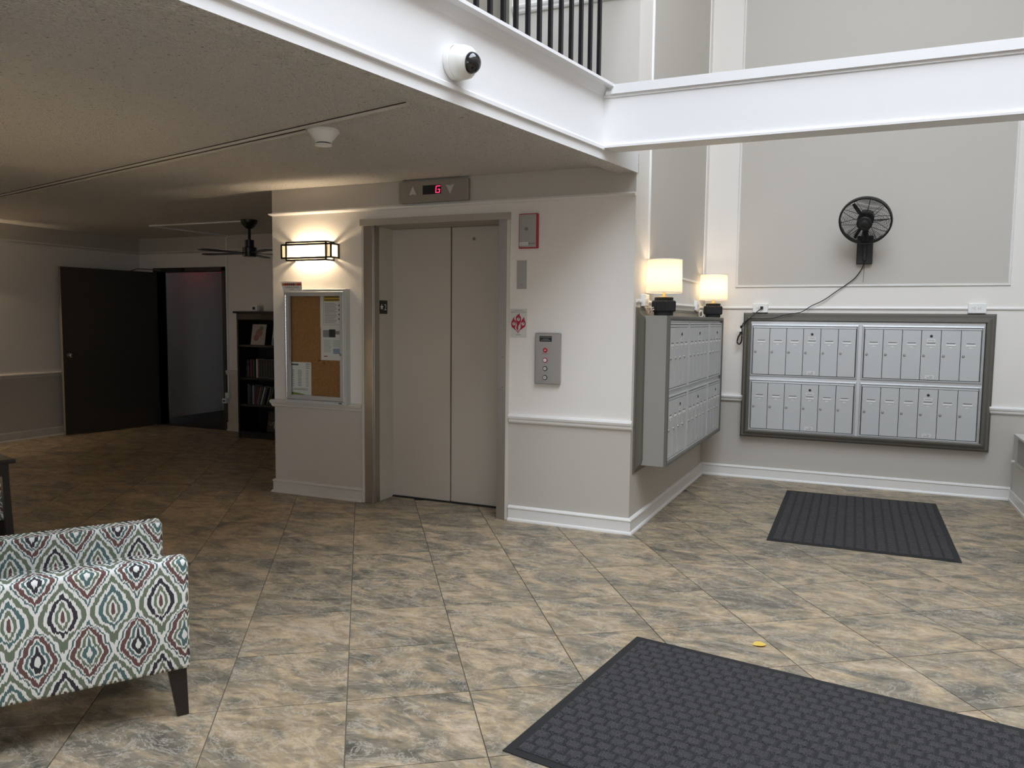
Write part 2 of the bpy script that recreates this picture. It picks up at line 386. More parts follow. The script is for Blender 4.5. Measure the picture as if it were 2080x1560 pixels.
def sweep(path, prof):
    """one MB for each straight run; prof = closed loop of (out, z); 'out' is to the right of travel; mitred at corners"""
    P = [Vector((a, b_)) for a, b_ in path]; n = len(P); offs = []
    D = [(P[i+1]-P[i]).normalized() for i in range(n-1)]
    for i in range(n):
        a = D[max(0, i-1)]; b_ = D[min(n-2, i)]
        na, nb = Vector((a.y, -a.x)), Vector((b_.y, -b_.x)); m_ = (na+nb)
        m_ = m_/m_.dot(na) if i not in (0, n-1) else (na if i == n-1 else nb)
        offs.append(m_)
    out = []
    for i in range(n-1):
        mb = MB(); k = len(prof)
        v = [(P[j].x+offs[j].x*o, P[j].y+offs[j].y*o, z) for j in (i, i+1) for o, z in prof]
        f = [(q, k+q, k+(q+1) % k, (q+1) % k) for q in range(k)] + [tuple(range(k)), tuple(range(2*k-1, k-1, -1))]
        out.append(mb.add(v, f))
    return out
def copy_tree(o, parent=None):
    c_ = o.copy(); COL.objects.link(c_)
    if parent: c_.parent = parent
    for ch in o.children: copy_tree(ch, c_)
    return c_

# ------------------------------------------------------------------ key positions
YE, YB, YF, XL, XR = 5.462, 8.035, 8.18, -9.43, 1.9
XC = -1.455; SD = Vector((.055, 2.573)).normalized(); SRZ = math.atan2(SD.y, SD.x)
XB = -4.69                             # left end of the elevator wall
CZ = 2.648                             # lounge ceiling
BD = Vector((.1837, .98298)); BN = Vector((.98298, -.1837)); BDIST = -2.42456   # balcony beam: direction, outward normal
def bpt(s, out): return BD*s + BN*(BDIST+out)
S_END = 5.1056

# ------------------------------------------------------------------ floor and its tiles
floor = struct(bar(-9.6, 3.3, -3.4, 8.2, -.12, -.006).build('floor', M['grout']), 'beige and grey slate-look tiled floor laid on the diagonal')
def clip(poly, n_, d_):
    out = []
    for i, p in enumerate(poly):
        q = poly[(i+1) % len(poly)]; a = p.dot(n_)-d_; b_ = q.dot(n_)-d_
        if a <= 0: out.append(p)
        if (a < 0) != (b_ < 0) and a != b_: out.append(p+(q-p)*(a/(a-b_)))
    return out
def in_view(p):
    d = Vector((p.x, p.y, -H)); w_ = d.dot(fw)
    if w_ < .3: return False
    x, y = 1040+F*d.dot(r2)/w_, 780-F*d.dot(u2)/w_
    return -60 < x < 2140 and y < 1640
T = .5; G = .0022
tx, ty = Vector((math.cos(TILE_A), math.sin(TILE_A))), Vector((-math.sin(TILE_A), math.cos(TILE_A)))
O = Vector((-2.109, 2.943))
full = MB().box(G, T-G, G, T-G, -.012, 0)
full_me = bpy.data.meshes.new('tile'); full_me.from_pydata(full.v, [], full.f); full_me.materials.append(M['tile'])
rest = MB(); ntile = 0
wn = Vector((WD.y, -WD.x)); wdst = wn.dot(WO.to_2d())+.05
for i in range(-30, 31):
    for j in range(-30, 31):
        c0 = O + tx*(i*T) + ty*(j*T)
        cs = [c0+tx*a+ty*b_ for a, b_ in ((G, G), (T-G, G), (T-G, T-G), (G, T-G))]
        mid = (cs[0]+cs[2])/2
        if mid.x < XL-.4 or mid.y > 8.6 or mid.y < -3.4 or mid.dot(wn) > wdst+.2: continue
        if XB+.15 < mid.x < XC-.2 and mid.y > 5.45+.5: continue
        pl_ = list(cs)
        pl_ = clip(pl_, Vector((-1, 0)), -(XL-.02))
        pl_ = clip(pl_, Vector((0, 1)), (YF+.03) if mid.x < XB else (YB+.02 if mid.x > XC-.1 else YE+.33))
        pl_ = clip(pl_, wn, wdst)
        if mid.x > XC-.1 and mid.y > 5.2: pl_ = clip(pl_, Vector((1, 0)), XR+.02)
        if len(pl_) < 3: continue
        vis = any(in_view(p) for p in cs+[mid]) and mid.y > .4
        if vis and ntile < 295:
            ntile += 1
            if len(pl_) == 4 and all((a-b_).length < 1e-6 for a, b_ in zip(pl_, cs)):
                link('tile', full_me, floor, (c0.x, c0.y, 0), TILE_A)
            else:
                MB().prism([(p.x, p.y) for p in pl_], -.012, 0).build('tile', M['tile'], floor)
        else: rest.prism([(p.x, p.y) for p in pl_], -.012, 0)
ro = rest.build('tile_field', M['tile'], floor); ro['kind'] = 'stuff'

# ------------------------------------------------------------------ walls
w_el = MB().box(XB, -3.74, YE, YE+.15, -.02, ROOF).box(-2.43, XC, YE, YE+.15, -.02, ROOF).box(-3.74, -2.43, YE, YE+.15, 2.357, 3.0).box(-3.74, -2.43, YE, YE+.15, 5.357, ROOF)
w_el.box(XB, XB+.15, YE+.15, YF+.2, -.02, ROOF).box(-3.85, -3.654, YE+.15, YE+.5, -.02, ROOF).box(-2.515, -2.35, YE+.15, YE+.5, -.02, ROOF).box(-3.9, -2.3, YE+.5, YE+.55, -.02, ROOF)
wall_elevator = struct(w_el.build('wall_elevator', M['wall']), 'two-tone painted wall around the elevator door')
e2 = Vector((XC, YE))+SD*2.6
wall_side = struct(MB().prism([(XC, YE), (e2.x, e2.y), (e2.x-.16, e2.y), (XC-.16, YE+.01)][::1], -.02, ROOF).build('wall_side', M['alcove']), 'narrow side wall between the elevator and the alcove')
wall_back = struct(bar(-1.6, XR+.2, YB, YB+.15, -.02, ROOF).build('wall_back', M['alcove']), 'alcove back wall with a large framed panel')
wall_right = struct(MB().box(XR, XR+.15, 5.1, YB, -.02, ROOF).box(XR, 3.4, 5.1, 5.25, -.02, ROOF).build('wall_right', M['alcove']), 'right wall of the alcove above the heater')
wall_left = struct(bar(XL-.15, XL, -3.3, YF+.15, -.02, ROOF).build('wall_left', M['wall']), 'left wall of the dim lounge')
DX0, DX1, DZ = -9.10, -7.885, 2.175
w_f = MB().box(XL, DX0, YF, YF+.15, -.02, ROOF).box(DX1, XB, YF, YF+.15, -.02, ROOF).box(DX0, DX1, YF, YF+.15, DZ, ROOF)
wall_far = struct(w_f.build('wall_far', M['wall']), 'far wall of the dim lounge with a doorway')
fx0, fx1, fz0, fz1 = FILL_WIN
wall_front = struct(MB().box(XL, fx0, -3.35, -3.2, -.02, ROOF).box(fx1, 1.9, -3.35, -3.2, -.02, ROOF).box(fx0, fx1, -3.35, -3.2, -.02, fz0).box(fx0, fx1, -3.35, -3.2, fz1, ROOF).build('wall_front', M['brick']))
win = struct(link('fill_window_1', None), 'added unseen window in the front wall, brightening the lounge ceiling')
for i in range(5): x = fx0+(fx1-fx0)*i/4; bar(x-.03, x+.03, -3.32, -3.25, fz0, fz1).build('mullion', M['mullion'], win)
struct(bar(-30, 20, -25, -3.4, -.3, -.15).build('ground_outside', M['pavement']))
rf = MB().box(XL-.15, -1.25, -3.4, YF+.3, ROOF, ROOF+.1).box(-1.25, 4.2, -3.4, -2.2, ROOF, ROOF+.1).box(2.5, 4.2, -2.2, 4.9, ROOF, ROOF+.1).box(-1.25, 4.2, 4.9, YF+.3, ROOF, ROOF+.1)
struct(rf.build('ceiling_roof', M['plain']))
skl = struct(link('window_2', None), 'long skylight in the roof over the entrance hall')
for x0, x1, y0, y1 in SKYL:
    k = max(2, round((y1-y0)/1.3))
    for i in range(k+1): bar(x0, x1, y0+(y1-y0)*i/k-.02, y0+(y1-y0)*i/k+.02, ROOF+.02, ROOF+.09).build('glazing_bar', M['mullion'], skl)

# corridor beyond the lounge door
struct(bar(-9.78, -9.62, YF+.15, 12.5, -.02, 2.5).build('wall_corridor', M['plain']), 'pale corridor wall seen through the open doorway')
struct(MB().box(-9.7, -7.0, 12.4, 12.5, -.02, 2.5).box(-7.1, -7.0, YF+.15, 12.5, -.02, 2.5).build('wall_corridor_end', M['plain']))
struct(bar(-9.7, -7.0, YF+.15, 12.5, 2.45, 2.5).build('ceiling_corridor', M['plain']))
struct(bar(-9.7, -7.0, YF, 12.5, -.05, .001).build('floor_corridor', M['carpet']), 'dark carpeted corridor floor beyond the doorway')
# lounge ceiling / upper floor slab, stopping at the balcony beam
def beam_x(y, out): return (BDIST+out-BN.y*y)/BN.x
cl = MB()
for poly in ([(XL, -3.2), (beam_x(-3.2, -.28), -3.2), (beam_x(YE, -.28), YE), (XL, YE)], [(XL, YE), (XB, YE), (XB, YF), (XL, YF)]):
    cl.prism(poly, CZ+.004, 3.0)
    P_ = [Vector(p) for p in poly]
    for i in range(20):
        for j in range(30):
            x, y = XL+i*.4, -3.2+j*.4
            c_ = [Vector((x, y)), Vector((x, y+.4)), Vector((x+.4, y+.4)), Vector((x+.4, y))]
            for k in range(len(P_)):
                e = P_[(k+1) % len(P_)]-P_[k]
                if e.length > 1e-4 and len(c_) > 2: n_ = Vector((e.y, -e.x)).normalized(); c_ = clip(c_, n_, n_.dot(P_[k]))
            if len(c_) > 2: cl.add([(p.x, p.y, CZ) for p in c_], [tuple(range(len(c_)))])
ceiling = struct(cl.build('ceiling', M['ceiling']), 'off-white textured popcorn ceiling over the lounge')
def along(prof, s0, s1):
    """prism along the balcony beam; prof = (out, z) loop"""
    k = len(prof); v = []
    for s_ in (s0, s1):
        for o, z in prof: p = bpt(s_, o); v.append((p.x, p.y, z))
    return MB().add(v, [(q, (q+1) % k, k+(q+1) % k, k+q) for q in range(k)] + [tuple(range(k-1, -1, -1)), tuple(range(k, 2*k))])
S0, SK = -2.9, 4.575                   # SK: where the crossing beam meets
soff = along([(-.004, 2.589), (-.004, 2.72), (-.29, 2.72), (-.29, 2.646), (-.14, 2.589)], S0, S_END+.02).build('beam_soffit', M['ceiling'], ceiling)
beam = struct(along([(0, 2.589), (0, 3.0), (-.1, 3.0), (-.1, 2.60), (-.004, 2.589)], S0, S_END).build('beam_balcony', M['beam']), 'white fascia beam along the edge of the upper balcony')
along([(0, 2.645), (.016, 2.648), (.016, 2.668), (.010, 2.676), (0, 2.676)], S0, SK).build('lip_moulding', M['beam'], beam)
along([(0, 2.985), (.006, 2.992), (.012, 3.004), (.03, 3.034), (-.02, 3.034)], S0, SK).build('cove_moulding', M['beam'], beam)
along([(-.14, 3.034), (.075, 3.034), (.075, 3.052), (-.14, 3.052)], S0, SK+.07).build('cap_board', M['beam'], beam)
Y2 = 4.942
bx0 = -1.56
beam2 = struct(bar(bx0, 2.98, Y2, Y2+.18, 2.665, 2.99).build('beam_crossing', M['beam']), 'white beam crossing in front of the alcove')
sweep([(bx0, Y2), (2.98, Y2)], [(0, 2.655), (.016, 2.658), (.016, 2.672), (.008, 2.682), (0, 2.684)])[0].build('lip_moulding', M['beam'], beam2)
bar(-1.49, 2.98, Y2-.022, Y2+.2, 2.99, 3.048).build('cap_board', M['beam'], beam2)
bar(bx0, 2.98, Y2-.008, Y2, 2.972, 2.99).build('bed_moulding', M['beam'], beam2)
# trims on the elevator wall
P_rail = [(0, .765), (.012, .765), (.02, .775), (.022, .79), (.03, .80), (.034, .815), (.026, .828), (0, .832)]
P_pict = [(0, 2.428), (.008, 2.428), (.02, 2.436), (.026, 2.446), (0, 2.452)]
P_base = [(0, 0), (.030, 0), (.029, .010), (.024, .018), (.016, .022), (.016, .094), (.022, .100), (.020, .108), (.010, .117), (0, .119)]
def runs(prefix, prof, path, names, m, parents=None):
    for mb, nm, pr in zip(sweep(path, prof), names, parents or [None]*9):
        if nm: o = mb.build(nm, m, pr); (struct(o) if pr is None else None)
L1 = [(XB, YF-.01), (XB, YE), (-3.76, YE)]
L1 = [(XB-.0, YF), (XB, YE), (-3.757, YE)]
def flip(path): return path
# outer corner at the left end: travel from the hidden side round to the front
runs('', P_base, [(XB, YF), (XB, YE), (-3.757, YE)], ['baseboard_lounge_return', 'baseboard_elevator_left'], M['rail'])
runs('', P_rail, [(XB, YF), (XB, YE), (-3.757, YE)], ['chair_rail', 'chair_rail'], M['rail'], [wall_elevator]*2)
runs('', P_pict, [(XB, YF), (XB, YE), (XC, YE)], ['picture_rail', 'picture_rail'], M['trim'], [wall_elevator]*2)
c8 = Vector((XC, YE))+SD*2.5745
runs('', P_base, [(-2.412, YE), (XC, YE), (c8.x, YB), (1.315, YB)], ['baseboard_elevator_right', 'baseboard_side', 'baseboard_back'], M['trim'])
runs('', P_rail, [(-2.412, YE), (XC+.012, YE)], ['chair_rail'], M['trim'], [wall_elevator])
runs('', P_rail, [(c8.x, YB), (XR, YB), (XR, 5.1)], ['chair_rail', 'chair_rail'], M['trim'], [wall_back, wall_right])
runs('', [(o, z+3.03) for o, z in P_rail], [(-2.412, YE), (XC+.012, YE)], ['chair_rail'], M['trim'], [wall_elevator])
runs('', [(0, 1.685), (.012, 1.685), (.014, 1.695), (.010, 1.706), (0, 1.706)], [(XC+.001, YE+.06), (c8.x, YB), (XR, YB), (XR, 5.1)], ['thin_rail', 'thin_rail', 'thin_rail'], M['trim'], [wall_side, wall_back, wall_right])
lf = [(XL, -3.2), (XL, YF), (DX0-.05, YF)]
runs('', P_base, lf, ['baseboard_left', 'baseboard_far_left'], M['rail'])
runs('', P_rail, lf, ['chair_rail', 'chair_rail'], M['rail'], [wall_left, wall_far])
runs('', P_pict, [(XL, -3.2), (XL, YF), (XB, YF)], ['picture_rail', 'picture_rail'], M['rail'], [wall_left, wall_far])
runs('', P_base, [(DX1+.05, YF), (XB, YF)], ['baseboard_far_right'], M['rail'])
runs('', P_rail, [(DX1+.05, YF), (XB, YF)], ['chair_rail'], M['rail'], [wall_far])
# framed panels
P_mould = [(-.020, 0), (-.018, .008), (-.011, .013), (-.005, .009), (.0, .011), (.004, .003), (.004, 0)]
def panel(parent, loc, rz, x0, x1, z0, z1):
    bar(x0, x1, -.003, .02, z0, z1).build('panel', M['greige'], parent, loc=loc, rz=rz)
    MB().ring(x0, x1, z0, z1, P_mould).build('panel_moulding', M['trim'], parent, loc=loc, rz=rz)
panel(wall_back, (0, YB, 0), 0, -1.09, 1.205, 1.913, 5.7)
panel(wall_side, (XC, YE, 0), SRZ, .36, 2.40, 1.935, 5.7)
# entrance wall on the right (out of view)
def wbox(s0, s1, z0, z1, o0, o1):
    v = [wpt(a_, z, o) for z in (z0, z1) for a_, o in ((s0, o0), (s1, o0), (s1, o1), (s0, o1))]
    return MB().add(v, [(0, 1, 2, 3), (4, 7, 6, 5), (0, 4, 5, 1), (1, 5, 6, 2), (2, 6, 7, 3), (3, 7, 4, 0)])
struct(wbox(-6.4, 2.2, -.02, ROOF, 0, .15).build('wall_entrance', M['brick']))

# ------------------------------------------------------------------ elevator entrances (ground floor, and the one above on the balcony)
def elevator(name, label, z0):
    r = struct(link(name, None, None, (0, YE, z0)), label)
    bar(-3.757, -3.736, -.014, .0, 0, 2.357).build('frame_edge', M['reveal'], r, bevel=.002)
    bar(-2.443, -2.418, -.014, .0, 0, 2.357).build('frame_edge', M['reveal'], r, bevel=.002)
    MB().box(-3.736, -3.652, -.006, .012, 0, 2.31).box(-3.665, -3.650, .012, .09, 0, 2.31).build('jamb', M['steel'], r, bevel=.002)
    bar(-2.517, -2.443, -.006, .06, 0, 2.31).build('jamb', M['steel'], r, bevel=.002)
    bar(-3.66, -3.652, .09, .31, 0, 2.31).build('reveal_panel', M['reveal'], r)
    MB().box(-3.765, -2.415, -.026, .0, 2.306, 2.358).box(-3.736, -2.443, 0, .31, 2.308, 2.357).build('header', M['taupe'], r, bevel=.002)
    bar(-3.66, -3.092, .30, .335, .012, 2.306).build('door_panel', M['evdoor'], r, bevel=.003)
    d2 = bar(-3.081, -2.50, .303, .338, .012, 2.306).build('door_panel', M['evdoor'], r, bevel=.003)
    MB().cyl(.014, -.001, .004, 16, Matrix.Translation((-2.877, .303, 2.206)) @ Matrix.Rotation(PI/2, 4, 'X')).build('key_escutcheon', M['steeldark'], d2)
    bar(-3.66, -2.5, .285, .34, -.005, .010).build('sill', M['darkgap'], r)
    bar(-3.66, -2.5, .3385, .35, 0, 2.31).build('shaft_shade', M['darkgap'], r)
    return r
door_1 = elevator('door_1', 'closed beige two-panel elevator door in a steel frame', 0)
elevator('door_2', 'beige elevator door upstairs behind the black balcony balusters', 3.0)
# steel patch plate over the right jamb
pt = bar(-2.515, -2.428, -.013, -.006, 1.012, 1.288).build('patch_plate', M['steel'], door_1, bevel=.002)
for a, z in ((-2.47, 1.265), (-2.47, 1.035)):
    MB().cyl(.005, 0, .003, 10, Matrix.Translation((a, -.013, z)) @ Matrix.Rotation(PI/2, 4, 'X')).build('screw', M['steeldark'], pt)
# star-2 braille plate on the reveal (faces +x)
sg = thing('floor_number_plate', 'black plate with a white star and 2 on the elevator jamb', 'sign', (-3.652, YE+.152, 1.59), R(90))
bar(-.058, .058, -.003, 0, 0, .112).build('plate', M['black'], sg)
st = [( -.028+.026*(1 if k % 2 == 0 else .42)*math.sin(k*PI/5), .056+.026*(1 if k % 2 == 0 else .42)*math.cos(k*PI/5)) for k in range(10)]
MB().plate(st[::-1], -.0045, -.003).build('star', M['plastic'], sg)
MB().text('2', .026, .032, .05, -.004, .032).build('numeral', M['plastic'], sg)

# ------------------------------------------------------------------ fittings on the elevator wall (local: x right, y into the wall, z up)
EW = lambda x, z: (x, YE, z)
# floor indicator
t = thing('floor_indicator', 'brushed steel elevator floor indicator showing a red G', 'indicator', EW(-3.07, 2.465))
MB().plate([(-.31, .01), (-.30, 0), (.30, 0), (.31, .01), (.31, .155), (.30, .168), (-.30, .168), (-.31, .155)], -.042, -.001).build('housing', M['steel'], t, bevel=.003)
bar(-.088, .075, -.0435, -.042, .058, .128).build('display', M['black'], t)
MB().plate([(-.213, .057), (-.178, .066), (-.143, .057), (-.178, .128)], -.0445, -.042).build('up_arrow', M['signgrey'], t)
MB().plate([(.155, .048+.005), (.192, .126), (.155, .116), (.118, .126)], -.0445, -.042).build('down_arrow', M['signgrey'], t)
g = MB()
for a, b_, c_, d_ in ((.030, .068, .115, .120), (.026, .032, .068, .118), (.026, .062, .066, .071), (.058, .064, .068, .092), (.046, .064, .090, .095)):
    g.add([(a, -.0442, c_), (b_, -.0442, c_), (b_+.004, -.0442, d_), (a+.004, -.0442, d_)], [(0, 1, 2, 3)])
g.build('numeral', M['digit'], t)
# fire key box
t = thing('fire_service_box', 'steel fronted red box with a round lock beside the elevator frame', 'key box', EW(-2.262, 2.083))
bar(-.075, .075, -.034, -.001, 0, .256).build('box', M['red'], t, bevel=.004)
fp = bar(-.068, .066, -.037, -.034, .008, .249).build('face_plate', M['steel'], t)
MB().cyl(.014, 0, .004, 16, Matrix.Translation((-.012, -.037, .143)) @ Matrix.Rotation(PI/2, 4, 'X')).build('lock', M['steeldark'], fp)
bar(-.068, .002, -.0385, -.037, .022, .045).build('label_tape', M['paper'], fp)
MB().text('ELEVATOR', -.033, .027, .012, -.0388, .06).build('lettering', M['ink'], fp)
MB().text('FIRE DEPT', .034, .029, .011, -.0374, .054).build('lettering', M['ink'], fp)
# blank plate
t = thing('blank_wall_plate', 'narrow blank steel plate with one screw below the red box', 'wall plate', EW(-2.322, 1.784))
bar(-.039, .039, -.005, -.001, 0, .213).build('plate', M['steel'], t)
MB().cyl(.004, 0, .002, 10, Matrix.Translation((.0, -.005, .03)) @ Matrix.Rotation(PI/2, 4, 'X')).build('screw', M['steeldark'], t)
# fire notice
t = thing('fire_notice', 'pale sign with three red flames about elevators in a fire', 'sign', EW(-2.344, 1.421))
bar(-.068, .068, -.003, -.0005, 0, .213).build('sheet', M['signgrey'], t)
MB().text('In Case Of Fire,', 0, .196, .009, -.0035, .07).text('Elevators Are Out of Service', 0, .184, .009, -.0035, .126).build('heading_lettering', M['ink'], t)
MB().text('Use Stairs', 0, .014, .009, -.0035, .036).build('foot_lettering', M['ink'], t)
FL = [((-.037, .1), [(320, 460), (250, 600), (200, 720), (190, 820), (220, 950), (330, 1040), (430, 1130), (478, 1230), (474, 1150), (355, 1010), (360, 930), (395, 800), (390, 690), (310, 590)]),
      ((-.001, .134), [(545, 330), (440, 410), (385, 500), (375, 600), (400, 700), (430, 850), (405, 960), (420, 1030), (478, 1110), (490, 1030), (480, 930), (520, 850), (580, 730), (600, 660), (600, 520), (540, 400)]),
      ((.037, .1), [(725, 490), (660, 590), (600, 700), (580, 820), (590, 930), (570, 1020), (500, 1130), (484, 1230), (560, 1080), (640, 1030), (760, 930), (790, 850), (790, 740), (740, 600)])]
for (cx, zc), ol in FL:
    fl = MB().plate([((x-495)*.000197, .213-(y-130)*.000169) for x, y in ol], -.0045, -.003).build('flame', M['redprint'], t)
    cx -= .002
    MB().cyl(.0125, 0, .0006, 20, Matrix.Translation((cx+.002, -.0045, zc)) @ Matrix.Rotation(PI/2, 4, 'X')).build('roundel', M['signgrey'], fl)
    MB().add([(cx-.006, -.0053, zc-.007), (cx-.003, -.0053, zc-.008), (cx+.010, -.0053, zc+.006), (cx+.008, -.0053, zc+.008)], [(0, 1, 2, 3)]).cyl(.003, 0, .0003, 8, Matrix.Translation((cx+.002, -.0051, zc+.006)) @ Matrix.Rotation(PI/2, 4, 'X')).build('pictogram', M['ink'], fl)
# call station
t = thing('elevator_call_panel', 'brushed steel elevator call panel with four round buttons', 'call panel', EW(-2.096, 1.073))
MB().box(-.10, .10, -.033, -.001, 0, .383).build('housing', M['steel'], t, bevel=.006)
d = bar(-.062, .035, -.035, -.033, .318, .360).build('display', M['black'], t)
m_ = MB()
for z, a, b_ in ((.350, -.056, .030), (.336, -.035, .008), (.327, -.050, .022)): m_.box(a, b_, -.0355, -.035, z, z+.003)
m_.build('display_text', M['greyink'], d)
for z, ring, face, nm in ((.254, 'red', 'redprint', 'fire_lamp'), (.180, 'redprint', 'plastic', 'button'), (.117, 'black', 'signgrey', 'button'), (.050, 'black', 'signgrey', 'button')):
    tr = Matrix.Translation((-.015, -.033, z)) @ Matrix.Rotation(PI/2, 4, 'X')
    b_ = MB().lathe([(.0, .004), (.013, .005), (.018, .004), (.019, 0)], 20, tr).build(nm, M[ring], t, smooth=True)
    MB().cyl(.0125, .004, .007, 20, tr).build('button_face', M[face], b_)
    k = MB()
    if z == .117: k.plate([(-.021, z-.005), (-.009, z-.005), (-.015, z+.006)], -.0412, -.0402)
    elif z == .050: k.plate([(-.021, z+.005), (-.015, z-.006), (-.009, z+.005)], -.0412, -.0402)
    elif z == .254: k.box(-.022, -.008, -.0412, -.0402, z-.003, z+.001).box(-.016, -.012, -.0412, -.0402, z, z+.007)
    else: k.box(-.018, -.012, -.0412, -.0402, z-.004, z+.004)
    k.build('symbol', M['paper'] if z == .254 else M['greyink'], b_)
MB().text('FIRE RECALL', -.015, .224, .007, -.0334, .05).build('lettering', M['redprint'], t)
# wall sconce
def sconce(label, loc, rz, group, watt=SCONCE_W):
    t = thing('wall_sconce', label, 'wall lamp', loc, rz, group)
    MB().box(-.20, .20, -.018, 0, -.05, .05).build('back_plate', M['black'], t)
    dp = .11
    for nm, hw, bands in (('opal_panel', .255, ((-.052, .058),)), ('inner_panel', .205, ((-.072, -.053), (.059, .078)))):
        k = MB(); y = -dp+.003; x = hw-.004
        for h0, h1 in bands:
            k.add([(-x, y, h0), (x, y, h0), (x, y, h1), (-x, y, h1), (-x, -.002, h0), (x, -.002, h0), (x, -.002, h1), (-x, -.002, h1)], [(0, 1, 2, 3), (1, 5, 6, 2), (4, 0, 3, 7)])
        k.build(nm, M['opal'], t)
    fr = MB(); e = .0065
    for hw, h0, h1 in ((.255, -.052, .058), (.205, -.072, .078)):
        for z in (h0, h1):
            fr.box(-hw, hw, -dp-e/2, -dp+e, z-e, z+e)
            for x in (-hw, hw): fr.box(x-e, x+e, -dp, 0, z-e, z+e)
        for x in (-hw, hw):
            fr.box(x-e, x+e, -dp-e/2, -dp+e, h0, h1); fr.box(x-e, x+e, -.014, 0, h0, h1)
    fr.build('frame', M['black'], t)
    for x in (-.09, .09):
        l = bpy.data.lights.new('bulb', 'POINT'); l.energy = watt; l.color = (1, .76, .50); l.shadow_soft_size = .022
        o = bpy.data.objects.new('bulb_light', l); COL.objects.link(o); o.parent = t; o.location = (x, -.06, 0)
    return t
sconce('lit rectangular wall sconce above the cork notice board', (-4.245, YE, 2.105), 0, 'matching wall sconces')
sconce('lit rectangular wall sconce on the left lounge wall at the picture edge', (XL, 5.2, 2.105), R(90), 'matching wall sconces', SCONCE_W*3.4)
# notice board
t = thing('notice_board', 'grey metal framed cork notice board with a glazed door', 'notice board', EW(-4.203, .815))
W2, BH, BDp = .322, .978, .062
MB().ring(-W2, W2, 0, BH, [(0, 0), (0, BDp-.004), (.004, BDp), (.03, BDp), (.03, .03), (.05, .03)]).build('case', M['mailgrey'], t)
bar(-W2+.02, W2-.02, -.022, -.001, .02, BH-.02).build('cork_panel', M['cork'], t)
dr = MB().ring(-W2+.022, W2-.022, .034, BH-.022, [(0, .05), (0, BDp+.004), (.003, BDp+.006), (.036, BDp+.006), (.038, .05), (.038, .045)]).build('door_frame', M['alum'], t)
MB().add([(-W2+.055, -.052, .065), (W2-.055, -.052, .065), (W2-.055, -.052, BH-.055), (-W2+.055, -.052, BH-.055)], [(0, 1, 2, 3)]).build('pane', M['glass'], dr)
MB().cyl(.010, 0, .010, 14, Matrix.Translation((W2-.045, -BDp-.006, .43)) @ Matrix.Rotation(PI/2, 4, 'X')).build('lock', M['chrome'], dr)
k = MB()
for i in range(34): k.cyl(.0045, .05+i*.026, .05+i*.026+.022, 8, Matrix.Translation((-W2+.026, -BDp-.005, 0)))
k.build('piano_hinge', M['chrome'], t, smooth=True)
bar(W2-.075, W2-.045, -BDp-.002, -BDp, .014, .022).build('maker_badge', M['ink'], t)
PY = -.0235
def paper(name, label, x, z, w_, h_, rot, fill, yy=PY):
    p = thing(name, label, 'notice', (-4.203+x, YE+yy, .815+z), 0, None)
    p.rotation_euler = (0, R(rot), 0)
    bar(0, w_, -.0008, 0, 0, h_).build('sheet', M['paper'], p)
    fill(p, w_, h_)
    return p
def lines(k, x0, x1, z0, z1, n, th=.0028, jit=.25):
    for i in range(n):
        z = z1-(z1-z0)*i/max(1, n-1); k.box(x0, x0+(x1-x0)*(1-random.random()*jit), -.0013, -.0008, z-th/2, z+th/2)
def f1(p, w_, h_):
    bar(.035, w_-.012, -.0012, -.0008, h_-.052, h_-.004).build('header_band', M['yellow'], p)
    k = MB(); lines(k, .045, w_-.02, h_-.04, h_-.015, 2, .007, .05); lines(k, .045, w_-.06, .04, h_-.07, 15)
    k.ring(.035, w_-.012, .022, h_-.004, [(0, .0009), (0, .0012), (.0015, .0012)])
    for i in range(4): k.cyl(.009, 0, .0006, 12, Matrix.Translation((w_-.036, -.0008, h_-.085-i*.038)) @ Matrix.Rotation(PI/2, 4, 'X'))
    k.build('print', M['ink'], p)
def f2(p, w_, h_):
    bar(.022, .085, -.0012, -.0008, h_-.085, h_-.025).build('photo_print', M['greyink'], p)
    bar(.15, w_, -.0012, -.0008, h_-.06, h_-.03).build('photo_print', M['greyink'], p)
    bar(.085, .150, -.0013, -.0008, h_-.085, h_-.018).build('photo_print', M['ink'], p)
    bar(.125, w_-.012, -.0012, -.0008, .055, .10).build('photo_print', M['blueprint'], p)
    k = MB(); lines(k, .03, .11, .07, h_-.11, 14, .002); lines(k, .125, w_-.01, .115, h_-.11, 8, .002); k.build('print', M['greyink'], p)
    bar(.03, .07, -.0012, -.0008, .03, .037).build('logo_print', M['redprint'], p)
def f3(p, w_, h_):
    k = MB(); lines(k, .012, .09, h_-.025, h_-.018, 2, .006, .1); k.build('print', M['ink'], p)
    k = MB(); lines(k, .165, .21, h_-.05, h_-.015, 3, .004, .1); k.build('print', M['ink'], p)
    for a_, b2, n_ in ((.012, .045, 9), (.08, .125, 14), (.165, .20, 11)):
        k = MB(); lines(k, a_, b2, .09, h_-.07, n_, .003); k.build('print', M['ink'], p)
    k = MB(); lines(k, .03, .19, .055, .065, 2, .003, .1); k.build('print', M['ink'], p)
    MB().plate([(0, 0), (.2, 0), (.16, .014), (.08, .028), (0, .034)], -.0012, -.0008).build('print_band', M['grass'], p)
paper('notice', 'printed notice with a yellow header band pinned at the upper right of the cork board', .035, .655, .232, .272, 0, f1)
paper('notice', 'white newsletter with small photographs pinned below the yellow notice', .04, .378, .225, .28, 0, f2, PY-.001)
paper('notice', 'white schedule sheet with a green foot at the lower left of the cork board', -.288, .058, .222, .295, 0, f3)
